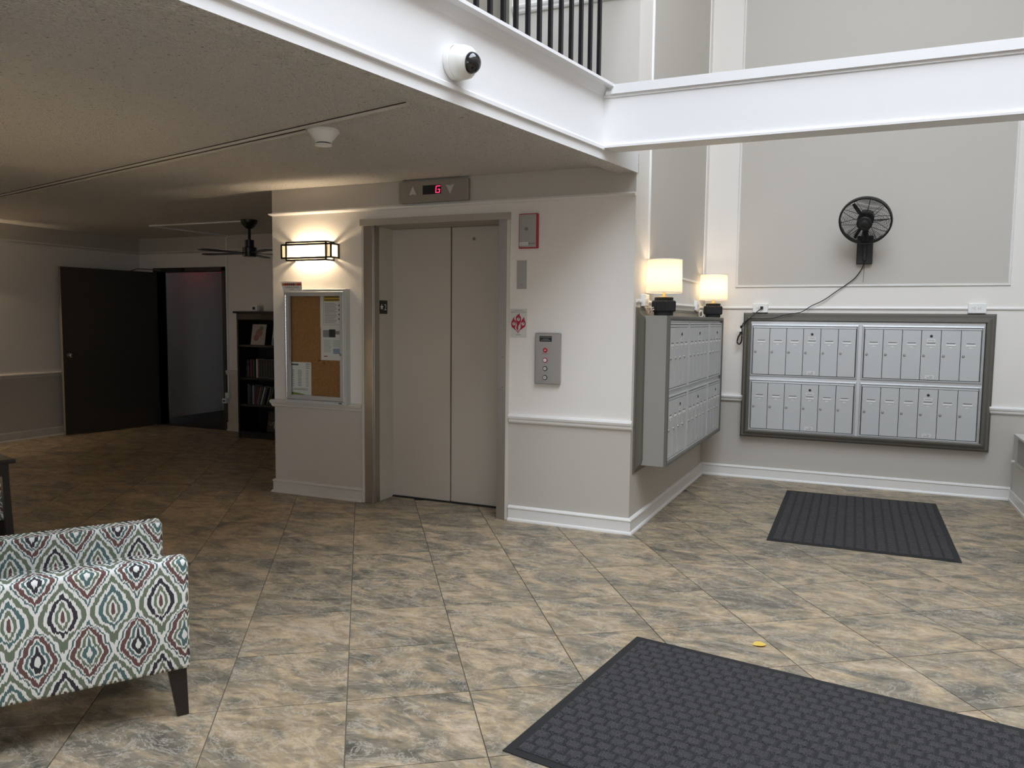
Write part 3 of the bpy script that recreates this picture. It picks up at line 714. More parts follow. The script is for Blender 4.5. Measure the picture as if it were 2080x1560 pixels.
for a, z in ((.02, .372), (.075, .352)):
    tag(MB().lathe([(0, .010), (.007, .008), (.004, .003), (.004, 0)], 10, Matrix.Translation((-4.203+a, YE+PY, .815+z)) @ Matrix.Rotation(PI/2, 4, 'X')).build('push_pin', M['redprint'] if a > .05 else M['ink'], None, smooth=True),
        'reddish push pin in bare cork below the newsletter' if a > .05 else 'dark push pin at the lower left corner of the newsletter', 'push pin')
t = thing('communication_sign', 'small folded white card reading communication board on top of the notice board', 'sign', (-4.42, YE-.0685, .815+BH-.014), 0)
MB().plate([(-.10, 0), (.10, 0), (.098, .075), (-.125, .078)], -.003, 0).build('card', M['paper'], t)
MB().text('COMMUNICATION', -.008, .022, .014, -.0035, .15).text('BOARD', -.005, .007, .009, -.0035, .045).build('lettering', M['ink'], t)
for i, c_ in enumerate(((.5, .2, .03), (.35, .06, .05), (.42, .02, .03), (.08, .14, .04), (.40, .03, .05), (.12, .08, .12), (.55, .22, .05), (.45, .06, .02), (.40, .05, .06))):
    mm = mat('sign_colour', c_, .8)
    MB().cyl(.012, 0, .0012, 12, Matrix.Translation((-.098+i*.0225, -.003, .054)) @ Matrix.Rotation(PI/2, 4, 'X')).build('colour_blob', mm, t)

# ------------------------------------------------------------------ balcony railing
rl = thing('balcony_railing', 'black metal railing with square balusters on the upper balcony', 'railing', (0, 0, 0))
d0 = bpt(0, -.045)
bal = MB().box(-.011, .011, -.011, .011, 3.052, 4.02)
bme = bpy.data.meshes.new('baluster'); bme.from_pydata(bal.v, [], bal.f); bme.materials.append(M['blackmetal'])
for k_ in range(-22, 12):
    p = bpt(3.269+.1193*k_, -.045); link('baluster', bme, rl, (p.x, p.y, 0), math.atan2(BD.y, BD.x))
along([(-.07, 4.02), (-.02, 4.02), (-.02, 4.06), (-.07, 4.06)], .4, 5.05).build('handrail', M['blackmetal'], rl)

# ------------------------------------------------------------------ dome camera on the balcony beam
p = bpt(3.03, .001)
ang = math.atan2(BN.y, BN.x)
t = thing('security_camera', 'white dome security camera on the balcony beam', 'camera', (p.x, p.y, 2.775))
mt = Matrix.Rotation(ang, 4, 'Z') @ Matrix.Rotation(PI/2, 4, 'Y')
MB().lathe([(0, 0), (.082, 0), (.084, .004), (.084, .028), (.080, .031)], 36, mt).build('base_ring', M['plastic'], t, smooth=True)
MB().lathe([(.074, .031), (.076, .034)], 36, mt).build('gap_ring', M['ink'], t)
hd = Matrix.Translation(BN.to_3d()*.034) @ Matrix.Rotation(ang, 4, 'Z') @ Matrix.Rotation(R(90+12), 4, 'Y')
MB().lathe([(.079, -.01), (.080, .004), (.079, .03), (.073, .058), (.058, .074), (.046, .078), (.0, .078)], 36, hd).build('housing', M['plastic'], t, smooth=True)
MB().lathe([(.050*math.cos(q*PI/16), .076+.044*math.sin(q*PI/16)) for q in range(9)], 32, hd).build('dome', M['lens'], t, smooth=True)

# ------------------------------------------------------------------ ceiling fittings
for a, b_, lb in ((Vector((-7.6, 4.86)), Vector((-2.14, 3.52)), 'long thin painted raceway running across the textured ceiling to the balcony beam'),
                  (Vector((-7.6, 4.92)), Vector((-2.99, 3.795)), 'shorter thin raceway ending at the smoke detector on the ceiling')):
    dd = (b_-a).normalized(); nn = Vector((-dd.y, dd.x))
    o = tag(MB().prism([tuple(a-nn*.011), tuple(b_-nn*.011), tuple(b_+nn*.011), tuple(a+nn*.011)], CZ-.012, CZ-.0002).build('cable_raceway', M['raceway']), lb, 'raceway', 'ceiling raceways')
    MB().prism([tuple(a-nn*.017), tuple(b_-nn*.017), tuple(b_-nn*.0112), tuple(a-nn*.0112)], CZ-.004, CZ-.0002).build('painted_edge_shadow', M['shadow_gap'], o)  # thin dark strip: the shadow gap along the raceway, put in as colour
t = thing('smoke_detector', 'cream smoke detector hanging under the ceiling raceway', 'smoke detector', (-2.90, 3.83, CZ-.010))
t.rotation_euler = (PI, 0, 0)
MB().lathe([(0, -.009), (.09, -.009), (.092, .004), (.088, .012), (.0, .012)], 32).build('base_plate', M['plastic'], t, smooth=True)
MB().lathe([(.085, .012), (.070, .035), (.050, .055), (.046, .068), (0, .068)], 32).build('cone', M['plastic'], t, smooth=True)
MB().lathe([(.040, .066), (.040, .076)], 24).build('sensor_slot', M['ink'], t)
MB().lathe([(0, .075), (.048, .075), (.048, .083), (.03, .088), (0, .088)], 28).build('cap', M['plastic'], t, smooth=True)
# ceiling fan in the lounge
t = thing('ceiling_fan', 'black five-blade ceiling fan hanging in the dark lounge', 'ceiling fan', (-6.34, 7.0, 0))
MB().lathe([(0, CZ), (.092, CZ), (.092, CZ-.014), (.085, CZ-.04), (.05, CZ-.085), (.02, CZ-.10), (0, CZ-.10)][::-1], 28).build('canopy', M['blackmetal'], t, smooth=True)
MB().cyl(.016, CZ-.24, CZ-.09, 12).build('downrod', M['blackmetal'], t)
MB().lathe([(0, CZ-.41), (.072, CZ-.41), (.076, CZ-.40), (.076, CZ-.31), (.05, CZ-.30), (.05, CZ-.225), (0, CZ-.225)], 28).build('motor', M['blackmetal'], t, smooth=True)
for k_ in range(5):
    mtx = Matrix.Rotation(R(42+72*k_), 4, 'Z') @ Matrix.Translation((.07, 0, CZ-.375)) @ Matrix.Rotation(R(3), 4, 'X')
    pl_ = [(0, -.03), (.12, -.045), (.52, -.06), (.56, -.03), (.56, .03), (.52, .06), (.12, .045), (0, .03)]
    m2 = MB().prism(pl_, -.004, .004); m2.v = [tuple(mtx @ Vector(q)) for q in m2.v]
    m2.build('blade', M['blackmetal'], t)
# conduit of the fan, down the far wall to its box
k = MB().tube([(-6.42, 7.0, CZ-.009), (-7.86, 6.98, CZ-.009), (-7.76, YF-.01, CZ-.009), (-7.80, YF-.01, CZ-.03), (-7.805, YF-.01, .52)], .010, 6)
tag(k.build('fan_conduit', M['plastic']), 'thin conduit from the ceiling fan across and down the far wall', 'conduit')
t = thing('outlet_box', 'surface outlet box at the foot of the conduit beside the bookcase', 'outlet', (-7.805, YF, .41))
MB().box(-.035, .035, -.045, 0, .04, .115).build('box', M['plastic'], t, bevel=.004)
MB().box(-.075, .0, -.06, -.001, -.03, .035).build('adapter', M['plastic'], t, bevel=.004)
MB().box(-.06, -.02, -.062, -.06, -.008, .012).build('adapter_face', M['ink'], t)

# ------------------------------------------------------------------ lounge door
t = struct(link('door_3', None), 'open dark brown fire door in a dark frame at the end of the lounge')
MB().box(DX0-.05, DX0, YF-.02, YF+.16, 0, DZ+.05).build('frame_jamb', M['darkdoor'], t)
MB().box(DX1, DX1+.05, YF-.02, YF+.16, 0, DZ+.05).build('frame_jamb', M['darkdoor'], t)
MB().box(DX0-.05, DX1+.05, YF-.02, YF+.16, DZ, DZ+.055).build('frame_head', M['darkdoor'], t)
h0, h1 = Vector((DX0+.01, YF-.03)), Vector((-9.262, 6.83)); lv = h1-h0
lf_ = link('leaf', None, t, (h0.x, h0.y, 0), math.atan2(lv.y, lv.x))
lw = lv.length
leaf = bar(0, lw, -.045, 0, .012, DZ-.005).build('leaf_panel', M['darkdoor'], lf_)
bar(lw, lw+.003, -.044, -.001, .014, DZ-.008).build('leaf_edge', M['wood'], lf_)
MB().lathe([(0, 0), (.03, 0), (.03, .006), (.012, .01), (.012, .035), (.026, .042), (.028, .058), (.018, .068), (0, .068)], 18, Matrix.Translation((lw-.075, 0, 1.04)) @ Matrix.Rotation(-PI/2, 4, 'X')).build('knob', M['chrome'], lf_, smooth=True)
MB().box(-8.95, -8.55, YF-.075, YF-.02, DZ-.0, DZ+.045).build('closer_body', M['black'], t)
MB().tube([(-8.92, YF-.05, DZ+.02), (-9.10, YF-.32, DZ+.03), (-9.14, YF-.42, DZ-.01)], .008, 6).build('closer_arm', M['steeldark'], t)
t = thing('exit_light', 'red exit light in the corridor above the doorway view', 'exit light', (-9.25, 9.45, 2.22))
MB().box(-.03, .03, -.16, .16, .02, .22).build('housing', M['plastic'], t)
MB().box(-.032, .032, -.14, .14, .04, .20).build('lens', M['exitred'], t)

# ------------------------------------------------------------------ bookcase with its books
BX, BYf, BZ = -7.27, 7.77, 1.60
t = thing('bookcase', 'tall black bookcase half hidden behind the elevator wall', 'bookcase', (BX, BYf, 0))
bw, bd = .92, .37
for x in (0, bw-.025): bar(x, x+.025, 0, bd, 0, BZ).build('side_panel', M['bookcase'], t)
bar(.025, bw-.025, bd-.01, bd, .06, BZ).build('back_panel', M['bookcase'], t)
SH = [.085, .435, .78, 1.20]
for z in SH: bar(.025, bw-.025, .012, bd-.01, z-.025, z).build('shelf', M['bookcase'], t)
bar(.0, bw, .008, .02, 0, .065).build('plinth', M['bookcase'], t)
bar(0, bw, -.002, .02, BZ-.08, BZ).build('top_rail', M['bookcase'], t)
MB().ring(0, 0, 0, 0, []).box(-.035, bw+.035, -.035, bd, BZ, BZ+.028).build('crown', M['bookcase'], t, bevel=.008)
bookmats = {}
def bmat(c_):
    if c_ not in bookmats: bookmats[c_] = mat('book_cover', c_, .6)
    return bookmats[c_]
def book(label, x, z, th, h_, c_, lean=0, dep=.16, group=None):
    b = thing('book', label, 'book', (BX+x, BYf+.05, z+.0008+th*math.sin(R(lean))), 0, group); b.rotation_euler = (0, R(lean), 0)
    MB().box(0, .0025, 0, dep, 0, h_).box(th-.0025, th, 0, dep, 0, h_).box(0, th, 0, .0025, 0, h_).build('cover', bmat(c_), b)
    bar(.0025, th-.0025, .004, dep-.006, .004, h_-.005).build('pages', M['paper'], b)
    return b
def standing(name, label, cat, x, z, w_, h_, c_, deco):
    b = thing(name, label, cat, (BX+x, BYf+.07, z+.002), 0); b.rotation_euler = (R(-10), 0, 0)
    bar(0, w_, 0, .008, 0, h_).build('cover', bmat(c_), b); deco(b, w_, h_); return b
def d1(b, w_, h_):
    for cx, cz, r_, c_ in ((.12, .15, .055, (.30, .14, .13)), (.08, .09, .04, (.22, .09, .09)), (.15, .21, .03, (.14, .17, .08))):
        MB().cyl(r_, 0, .0008, 20, Matrix.Translation((cx, 0, cz)) @ Matrix.Rotation(PI/2, 4, 'X')).build('cover_flower', bmat(c_), b)
def d2(b, w_, h_):
    bar(.005, w_-.005, -.001, 0, .005, .09).build('cover_picture', bmat((.08, .16, .22)), b)
    bar(.03, w_-.02, -.001, 0, .20, .23).build('cover_title', bmat((.30, .10, .08)), b)
standing('picture_book', 'face-out book with a pink flower cover on the top shelf of the bookcase', 'book', .16, SH[3], .225, .265, (.36, .33, .29), d1)
standing('picture_book', 'face-out book with a blue cover half behind the elevator wall on the top shelf', 'book', .50, SH[3], .21, .26, (.42, .42, .40), d2)
book('red spined book on the second shelf of the bookcase', .165, SH[2], .028, .235, (.22, .02, .03))
book('dark green book beside the red spined book', .20, SH[2], .045, .23, (.02, .035, .025))
book('white spined book next to the dark green book', .262, SH[2], .030, .24, (.50, .47, .42))
for i in range(7):
    x = .302+i*.043
    b = book(('first', 'second', 'third', 'fourth', 'fifth', 'sixth', 'last')[i]+' black volume with a pale edge counting right from the white spined book', x, SH[2], .040, .240, (.012, .012, .012), group='matching black volumes')
    MB().box(0, .003, -.0012, 0, 0, .24).box(0, .040, -.0012, 0, .236, .24).box(0, .04, -.0012, 0, 0, .003).build('spine_border', M['greyink'], b)
book('tall navy book at the left end of the third shelf', .115, SH[1], .035, .26, (.025, .05, .07))
book('slim blue book beside the tall navy book', .155, SH[1], .022, .24, (.03, .06, .085))
book('grey upright book on the third shelf', .192, SH[1], .036, .245, (.18, .18, .175))
for x, th, h_, c_, ln, lb in ((.238, .022, .235, (.16, .02, .045), 14, 'leaning crimson book on the third shelf'), (.264, .024, .232, (.20, .16, .12), 15, 'leaning tan book on the third shelf'),
        (.292, .018, .228, (.05, .10, .085), 16, 'leaning teal book on the third shelf'), (.320, .018, .232, (.55, .52, .46), 18, 'leaning white spined book on the third shelf'),
        (.352, .030, .235, (.03, .025, .045), 18, 'leaning dark violet book on the third shelf'), (.42, .020, .238, (.11, .125, .07), 17, 'leaning olive green book on the third shelf'),
        (.455, .026, .238, (.03, .05, .04), 17, 'leaning dark green book right of the olive one')):
    book(lb, x, SH[1], th, h_, c_, ln)
def d3(b, w_, h_):
    MB().text('UCAI', w_/2, .085, .045, -.0008, .15).plate([(.105, .06), (.135, .04), (.125, .19)], -.001, -.0002).build('cover_lettering', M['greyink'], b)
standing('picture_book', 'dark face-out book with pale letters and a spire on the bottom shelf', 'book', .40, SH[0], .22, .27, (.012, .012, .014), d3)
t = thing('shelf_figurine', 'small dark mottled figurine at the left end of the second shelf', 'figurine', (BX+.075, BYf+.12, SH[2]+.001))
MB().lathe([(0, 0), (.035, 0), (.03, .02), (.022, .06), (.034, .11), (.026, .15), (.016, .165), (.026, .19), (.02, .22), (0, .235)], 16).build('body', bmat((.06, .045, .045)), t, smooth=True)
t = thing('desk_clock', 'small white digital clock standing on top of the bookcase', 'clock', (-7.17, 8.0, BZ+.029))
MB().box(-.055, .055, -.025, .025, 0, .082).build('case', M['plastic'], t, bevel=.008)
MB().box(-.022, .025, -.0265, -.025, .022, .058).build('display', M['ink'], t)
t = thing('ornament', 'small tan ornament on the bookcase top beside the elevator wall', 'ornament', (-6.78, 8.0, BZ+.029))
MB().lathe([(0, 0), (.04, 0), (.045, .03), (.03, .06), (.038, .09), (.02, .11), (0, .112)], 16).build('body', bmat((.30, .22, .16)), t, smooth=True)

# ------------------------------------------------------------------ mailbox banks
def shared(name, mb, m, bevel=0):
    o = mb.build(name, m, None, bevel=bevel, bseg=1); me = o.data; bpy.data.objects.remove(o); return me
ME = {}
ME['slot'] = shared('name_holder', MB().box(-.038, .038, -.003, 0, -.008, .008), mat('name_holder_pale', (.78, .78, .76), .5))
ME['slit'] = shared('slit', MB().box(-.034, .034, -.0012, 0, .011, .017), mat('slit_shadow', (.12, .12, .12), .8))
ME['lock'] = shared('lock', MB().lathe([(0, .008), (.007, .008), (.011, .004), (.012, 0)], 14, Matrix.Rotation(PI/2, 4, 'X')).box(-.0015, .0015, -.0088, -.008, -.006, .006), mat('lock_steel', (.42, .41, .39), .45, .6))
ME['tag'] = shared('number_tag', MB().box(-.012, .012, -.0015, 0, -.004, .004), M['paper'])
ME['card'] = shared('name_card', MB().box(-.026, .026, -.0038, -.003, -.008, .007), M['paper'])
ME['button'] = shared('button', MB().cyl(.0115, 0, .004, 16, Matrix.Rotation(PI/2, 4, 'X')), M['ink'])
ME['plate'] = shared('maker_plate', MB().box(-.033, .033, -.0015, 0, -.011, .011), M['paper'])
ME['platetext'] = shared('maker_plate_print', MB().box(-.027, .027, -.002, -.0015, -.002, .004), M['greyink'])
ME['mail'] = shared('mail_label', MB().box(-.035, .035, -.0012, 0, -.014, .014), M['paper'])
ME['mailtext'] = shared('mail_lettering', MB().text('U.S. MAIL', 0, -.004, .014, -.0016, .058).box(-.022, .022, -.0016, -.0012, -.011, -.008), mat('mail_blue_ink', (.05, .06, .16), .8))
def mail_face(root, cols, rows, y, X0, X1, Z0, Z1, special, cards):
    bar(X0, X1, y, y+.03, Z0, Z1).build('face_plate', M['alum'], root)
    doors = {}
    n = 0
    for (z0, z1) in rows:
        for ci, (x0, x1, k) in enumerate(cols):
            bar(x0-.003, x1+.003, y-.0012, y, z0-.003, z1+.003).build('door_recess', M['darkgap'], root)
            tr = MB().ring(x0-.022, x1+.022, z0-.022, z1+.04, [(0, -y+.0), (.004, -y+.010), (.012, -y+.012), (.018, -y+.004), (.019, -y)])
            tr.build('unit_trim', M['alum'], root)
            bar(x0-.002, x1+.002, y-.010, y, z1+.003, z1+.018).build('unit_header', M['alum'], root, bevel=.002, bseg=1)
            wd = (x1-x0)/k
            for i in range(k):
                key = (round(wd, 4), round(z1-z0, 4))
                if key not in doors: doors[key] = shared('mail_door', MB().box(-wd/2+.0022, wd/2-.0022, -.010, -.0012, 0, z1-z0), M['mailgrey'], .0015)
                d_ = link('mail_door', doors[key], root, (x0+wd*(i+.5), y, z0))
                f_ = -.010; hz = z1-z0
                link('name_holder', ME['slot'], d_, (0, f_, hz*.71)); link('slit', ME['slit'], d_, (0, f_, hz*.71))
                link('number_tag', ME['tag'], d_, (0, f_, hz*.66)); link('lock', ME['lock'], d_, (-wd/2+.024, f_, hz*.49))
                if n in cards: link('name_card', ME['card'], d_, (0, f_, hz*.71))
                if i == special:
                    link('button', ME['button'], d_, (0, f_, hz*.885)); link('maker_plate', ME['plate'], d_, (0, f_, hz*.80)); link('maker_plate_print', ME['platetext'], d_, (0, f_, hz*.80))
                    link('mail_label', ME['mail'], d_, (0, f_, .028)); link('mail_lettering', ME['mailtext'], d_, (0, f_, .028))
                n += 1
t = thing('mailbox_bank', 'wide wall bank of twenty-four grey mailboxes under the black wall fan', 'mailboxes', (0, YB, 0))
MB().ring(-1.018, 1.132, .417, 1.646, [(0, 0), (0, .012), (.004, .016), (.022, .030), (.030, .050), (.038, .072), (.050, .086), (.060, .098), (.074, .100), (.082, .094), (.084, .07)]).build('frame', M['mailframe'], t)
bar(-1.0, 1.11, -.07, 0, .44, 1.63).build('box', M['mailframe'], t)
mail_face(t, [(-.912, .008, 6), (.080, 1.016, 6)], [(.517, .963), (1.050, 1.496)], -.085, -.938, 1.042, .495, 1.566, 3, {1, 2, 3, 5, 7, 9, 10, 12, 14, 19, 20, 22})
t = thing('mailbox_bank', 'deep side wall bank of grey mailboxes carrying the two table lamps', 'mailboxes', (XC, YE, 0), SRZ)
MB().ring(.058, 2.44, .436, 1.652, [(0, 0), (.002, .010), (.03, .016), (.05, .028), (.07, .045), (.098, .050), (.098, 0)]).build('wall_flange', M['mailframe'], t)
bar(.156, 2.338, -.205, -.001, .488, 1.593).build('box', M['boxbody'], t)
MB().ring(.156, 2.338, .488, 1.593, [(0, .205), (0, .2245), (.006, .228), (.022, .228), (.03, .222), (.036, .205)]).build('front_frame', M['mailframe'], t)
mail_face(t, [(.222, .825, 4), (.898, 1.655, 5), (1.728, 2.29, 4)], [(.535, .965), (1.057, 1.505)], -.206, .192, 2.30, .522, 1.560, 2, {1, 2, 3, 6, 8, 11, 13, 16, 19, 22, 24})

# ------------------------------------------------------------------ table lamps and outlets on the side bank
def side(s_, off, z): p = Vector((XC, YE))+SD*s_+Vector((SD.y, -SD.x))*off; return (p.x, p.y, z)
def lamp(label, loc, rz, watt=LAMP_W):
    t = thing('table_lamp', label, 'table lamp', loc, rz, 'pair of table lamps')
    MB().lathe([(0, 0), (.067, 0), (.070, .004), (.070, .030), (0, .030)], 32).build('foot', M['blackmatte'], t)
    MB().lathe([(0, .028), (.078, .028), (.086, .034), (.088, .040), (.088, .098), (.085, .106), (.078, .110), (0, .110)], 80, rib=.045).build('ribbed_body', M['blackmatte'], t)
    MB().lathe([(0, .108), (.066, .108), (.069, .112), (.069, .130), (.066, .134), (0, .134)], 32).build('upper_disc', M['blackmatte'], t)
    MB().lathe([(0, .133), (.045, .133), (.045, .137), (.012, .142), (.010, .146), (.010, .22), (0, .22)], 24).build('brass_stem', M['brass'], t, smooth=True)
    MB().lathe([(.132, .168), (.1265, .410)], 48).build('shade', M['shade'], t, smooth=True)
    MB().lathe([(.1325, .166), (.1325, .171)], 48).lathe([(.127, .407), (.127, .412)], 48).build('shade_trim', M['trim'], t)
    k = MB().tube([(-.128, 0, .40), (0, 0, .40), (.128, 0, .40)], .002, 5).tube([(0, -.128, .40), (0, 0, .40), (0, .128, .40)], .002, 5).cyl(.006, .39, .418, 10)
    k.build('finial', M['brass'], t)
    l = bpy.data.lights.new('bulb', 'POINT'); l.energy = watt; l.color = (1, .76, .47); l.shadow_soft_size = .03
    o = bpy.data.objects.new('bulb_light', l); COL.objects.link(o); o.parent = t; o.location = (0, 0, .29)
lamp('lit white-shade table lamp at the near end of the side mailboxes', side(.312, .14, 1.594), .4)
lamp('lit white-shade table lamp at the far end of the side mailboxes', side(2.245, .14, 1.594), 1.1)
def outlet(label, loc, rz, w_, group=None):
    t = thing('outlet', label, 'outlet', loc, rz, group)
    bar(-w_/2, w_/2, -.032, 0, 0, .088).build('box', M['plastic'], t, bevel=.004)
    for x in (-.026, .018):
        k = MB().cyl(.017, 0, .002, 18, Matrix.Translation((x, -.032, .045)) @ Matrix.Rotation(PI/2, 4, 'X')); o = k.build('socket', M['plastic'], t)
        MB().box(x-.011, x-.006, -.0346, -.034, .042, .048).box(x+.003, x+.011, -.0346, -.034, .050, .053).box(x+.003, x+.011, -.0346, -.034, .037, .040).build('socket_holes', M['ink'], o)
    return t
outlet('white outlet box with the fan cord plugged in above the mailboxes', (-.862, YB, 1.648), 0, .14)
outlet('empty white outlet box above the right end of the mailboxes', (.978, YB, 1.652), 0, .14)
outlet('white outlet box behind the near table lamp', side(.24, 0, 1.66), SRZ, .12)
outlet('white outlet box behind the far table lamp', side(2.09, 0, 1.66), SRZ, .12)
# tangled plant-like ornament and lamp cord bundle
t = thing('dried_flower_bunch', 'small dried flower bunch beside the near table lamp', 'dried flowers', side(.195, .062, 1.594))
for i in range(46):
    a = random.random()*2*PI; r_ = .014+.026*random.random(); z = .015+.05*random.random()
    b_ = MB().tube([(r_*.2*math.cos(a), r_*.2*math.sin(a), .004), (r_*.7*math.cos(a+.3), r_*.7*math.sin(a+.3), z*.9), (r_*math.cos(a+.5), r_*math.sin(a+.5), z)], .0025, 4)
    b_.build('stem', M['ghost'] if i % 3 else M['paper'], t)
t = thing('lamp_cord_coil', 'coiled white lamp cord beside the far table lamp', 'cord', side(2.07, .06, 1.594), .5)
k = MB()
for i in range(3):
    k.tube([(.016*math.cos(q*PI/8)*(1+.1*i), .010*i-.010+.01*math.sin(q*PI/4), .034+.03*math.sin(q*PI/8)) for q in range(16)], .0035, 5, closed=True)
k.build('coil', M['plastic'], t, smooth=True)

# ------------------------------------------------------------------ wall fan
t = thing('wall_fan', 'black oscillating wall fan mounted on the framed grey panel', 'fan', (.047, YB, 0))
bar(-.068, .068, -.055, -.004, 2.10, 2.36).build('wall_bracket', M['black'], t, bevel=.006)
MB().box(-.014, .014, -.085, -.055, 2.13, 2.34).build('bracket_arm', M['blackmetal'], t, bevel=.004)
MB().tube([(0, -.07, 2.30), (0, -.14, 2.34), (0, -.20, 2.40), (0, -.22, 2.46)], .024, 10).build('neck', M['black'], t, smooth=True)
fd = Vector((-.10, -.86, -.50)).normalized()
q = fd.to_track_quat('Z', 'Y').to_matrix().to_4x4()
hm = Matrix.Translation((-.008, -.30, 2.468)) @ q
MB().lathe([(0, -.13), (.05, -.12), (.068, -.09), (.07, -.03), (.06, -.02), (0, -.02)], 24, hm).build('motor', M['black'], t, smooth=True)
def torus(k, R_, z, r_, seg=40):
    k.tube([hm @ Vector((R_*math.cos(2*PI*i/seg), R_*math.sin(2*PI*i/seg), z)) for i in range(seg)], r_, 4, closed=True)
MB().lathe([(.208, -.022), (.219, -.026), (.224, 0), (.219, .026), (.208, .022)], 48, hm, closed=True).build('rim', M['black'], t, smooth=True)
def dome(R_): return .022+.05*(1-(R_/.212)**2)
for nm, sgn in (('front_grille', 1), ('rear_grille', -1)):
    k = MB()
    for i in range(19 if sgn > 0 else 12):
        R_ = .066+i*(.0078 if sgn > 0 else .0125); torus(k, R_, sgn*dome(R_), .0016)
    for i in range(10):
        a = 2*PI*i/10+.1
        k.tube([hm @ Vector((R_*math.cos(a), R_*math.sin(a), sgn*dome(R_)+sgn*.002)) for R_ in (.05, .09, .13, .17, .212)], .0024, 4)
    k.build(nm, M['blackmetal'], t)
MB().lathe([(.062, .060), (.066, .066), (.060, .076), (.042, .080), (.040, .094), (.030, .102), (0, .104)], 28, hm).build('grille_cap', M['black'], t, smooth=True)
for i in range(3):
    pv = []
    for R_, a0, a1, z0, z1 in ((.04, -.22, .22, -.012, .012), (.10, -.12, .12, -.014, .014), (.16, -.07, .08, -.013, .013), (.19, -.03, .05, -.008, .008)):
        pv += [(R_, a0, z0), (R_, a1, z1)]
    v = [hm @ Vector((R_*math.cos(a+i*2*PI/3), R_*math.sin(a+i*2*PI/3), z+th)) for th in (0, .002) for R_, a, z in pv]
    f = [(2*j, 2*j+1, 2*j+3, 2*j+2) for j in range(3)] + [(8+2*j, 10+2*j, 11+2*j, 9+2*j) for j in range(3)]
    MB().add(v, f).build('blade', M['black'], t)
MB().tube([(0, -.07, 2.12), (.001, -.05, 2.02), (-.002, -.04, 1.93)], .0015, 4).build('pull_chain', M['thread'], t)
def smooth_path(P, n=5):
    P = [Vector(p) for p in P]; out = []
    for i in range(len(P)-1):
        p0, p1, p2, p3 = P[max(0, i-1)], P[i], P[i+1], P[min(len(P)-1, i+2)]
        for k_ in range(n):
            u = k_/n; out.append(.5*((2*p1)+(p2-p0)*u+(2*p0-5*p1+4*p2-p3)*u*u+(3*p1-p0-3*p2+p3)*u**3))
    return out+[P[-1]]
t = thing('power_cord', 'black fan cord drooping to the outlet and bundled at the mailbox corner', 'cord', (0, 0, 0))
MB().tube(smooth_path([(.047, 7.975, 2.12), (.03, 8.0, 2.06), (-.03, 8.01, 1.97), (-.108, 8.015, 1.906), (-.18, 8.015, 1.853), (-.264, 8.01, 1.787), (-.325, 8.005, 1.749), (-.399, 8.0, 1.712), (-.473, 7.98, 1.66), (-.523, 7.965, 1.645), (-.623, 7.935, 1.629), (-.724, 7.925, 1.597), (-.842, 7.92, 1.590), (-.947, 7.92, 1.589), (-.984, 7.94, 1.55), (-1.03, 7.97, 1.50)]), .0045, 6).build('cord', M['thread'], t, smooth=True)
MB().tube(smooth_path([(-.845, 7.988, 1.692), (-.87, 7.955, 1.67), (-.905, 7.925, 1.634), (-.96, 7.92, 1.581), (-1.01, 7.94, 1.543), (-1.035, 7.97, 1.495)]), .0045, 6).build('cord', M['thread'], t, smooth=True)
MB().tube(smooth_path([(-1.03, 7.98, 1.50), (-1.024, 7.98, 1.43), (-1.03, 7.98, 1.36), (-1.05, 7.98, 1.335), (-1.068, 7.98, 1.36), (-1.058, 7.98, 1.41), (-1.042, 7.98, 1.44), (-1.036, 7.98, 1.52)]), .008, 6).build('cord_bundle', M['thread'], t, smooth=True)
MB().box(-.862, -.836, 7.985, 8.003, 1.680, 1.708).build('plug', M['thread'], t)
MB().plate([(-1.055, 1.46), (-1.03, 1.46), (-1.03, 1.50), (-1.045, 1.49), (-1.085, 1.505)], 7.968, 7.970).build('cord_tag', M['paper'], t)

# ------------------------------------------------------------------ heater cover on the right
t = thing('radiator_cover', 'grey enclosed wall heater with a perforated grille at the right edge', 'heater', (1.322, 5.3, 0))
bar(0, .36, 0, 2.725, .0, .60).build('case', M['rail'], t)
bar(-.035, .37, 0, 2.55, .60, .618).build('top', M['rail'], t, bevel=.004)
bar(-.012, 0, 0, 2.53, .36, .60).build('grille_frame', M['rail'], t, bevel=.003)
bar(-.0135, -.012, .04, 2.47, .385, .580).build('grille', M['grille'], t)
MB().prism([(-.024, 0), (0, 0), (0, 2.70), (-.024, 2.70)], 0, .022).box(-.014, 0, 0, 2.71, .022, .098).build('toe_moulding', M['trim'], t)
MB().cyl(.012, -.02, .012, 12, Matrix.Translation((-.004, 2.66, .36)) @ Matrix.Rotation(PI/2, 4, 'Y')).build('knob', M['plastic'], t)

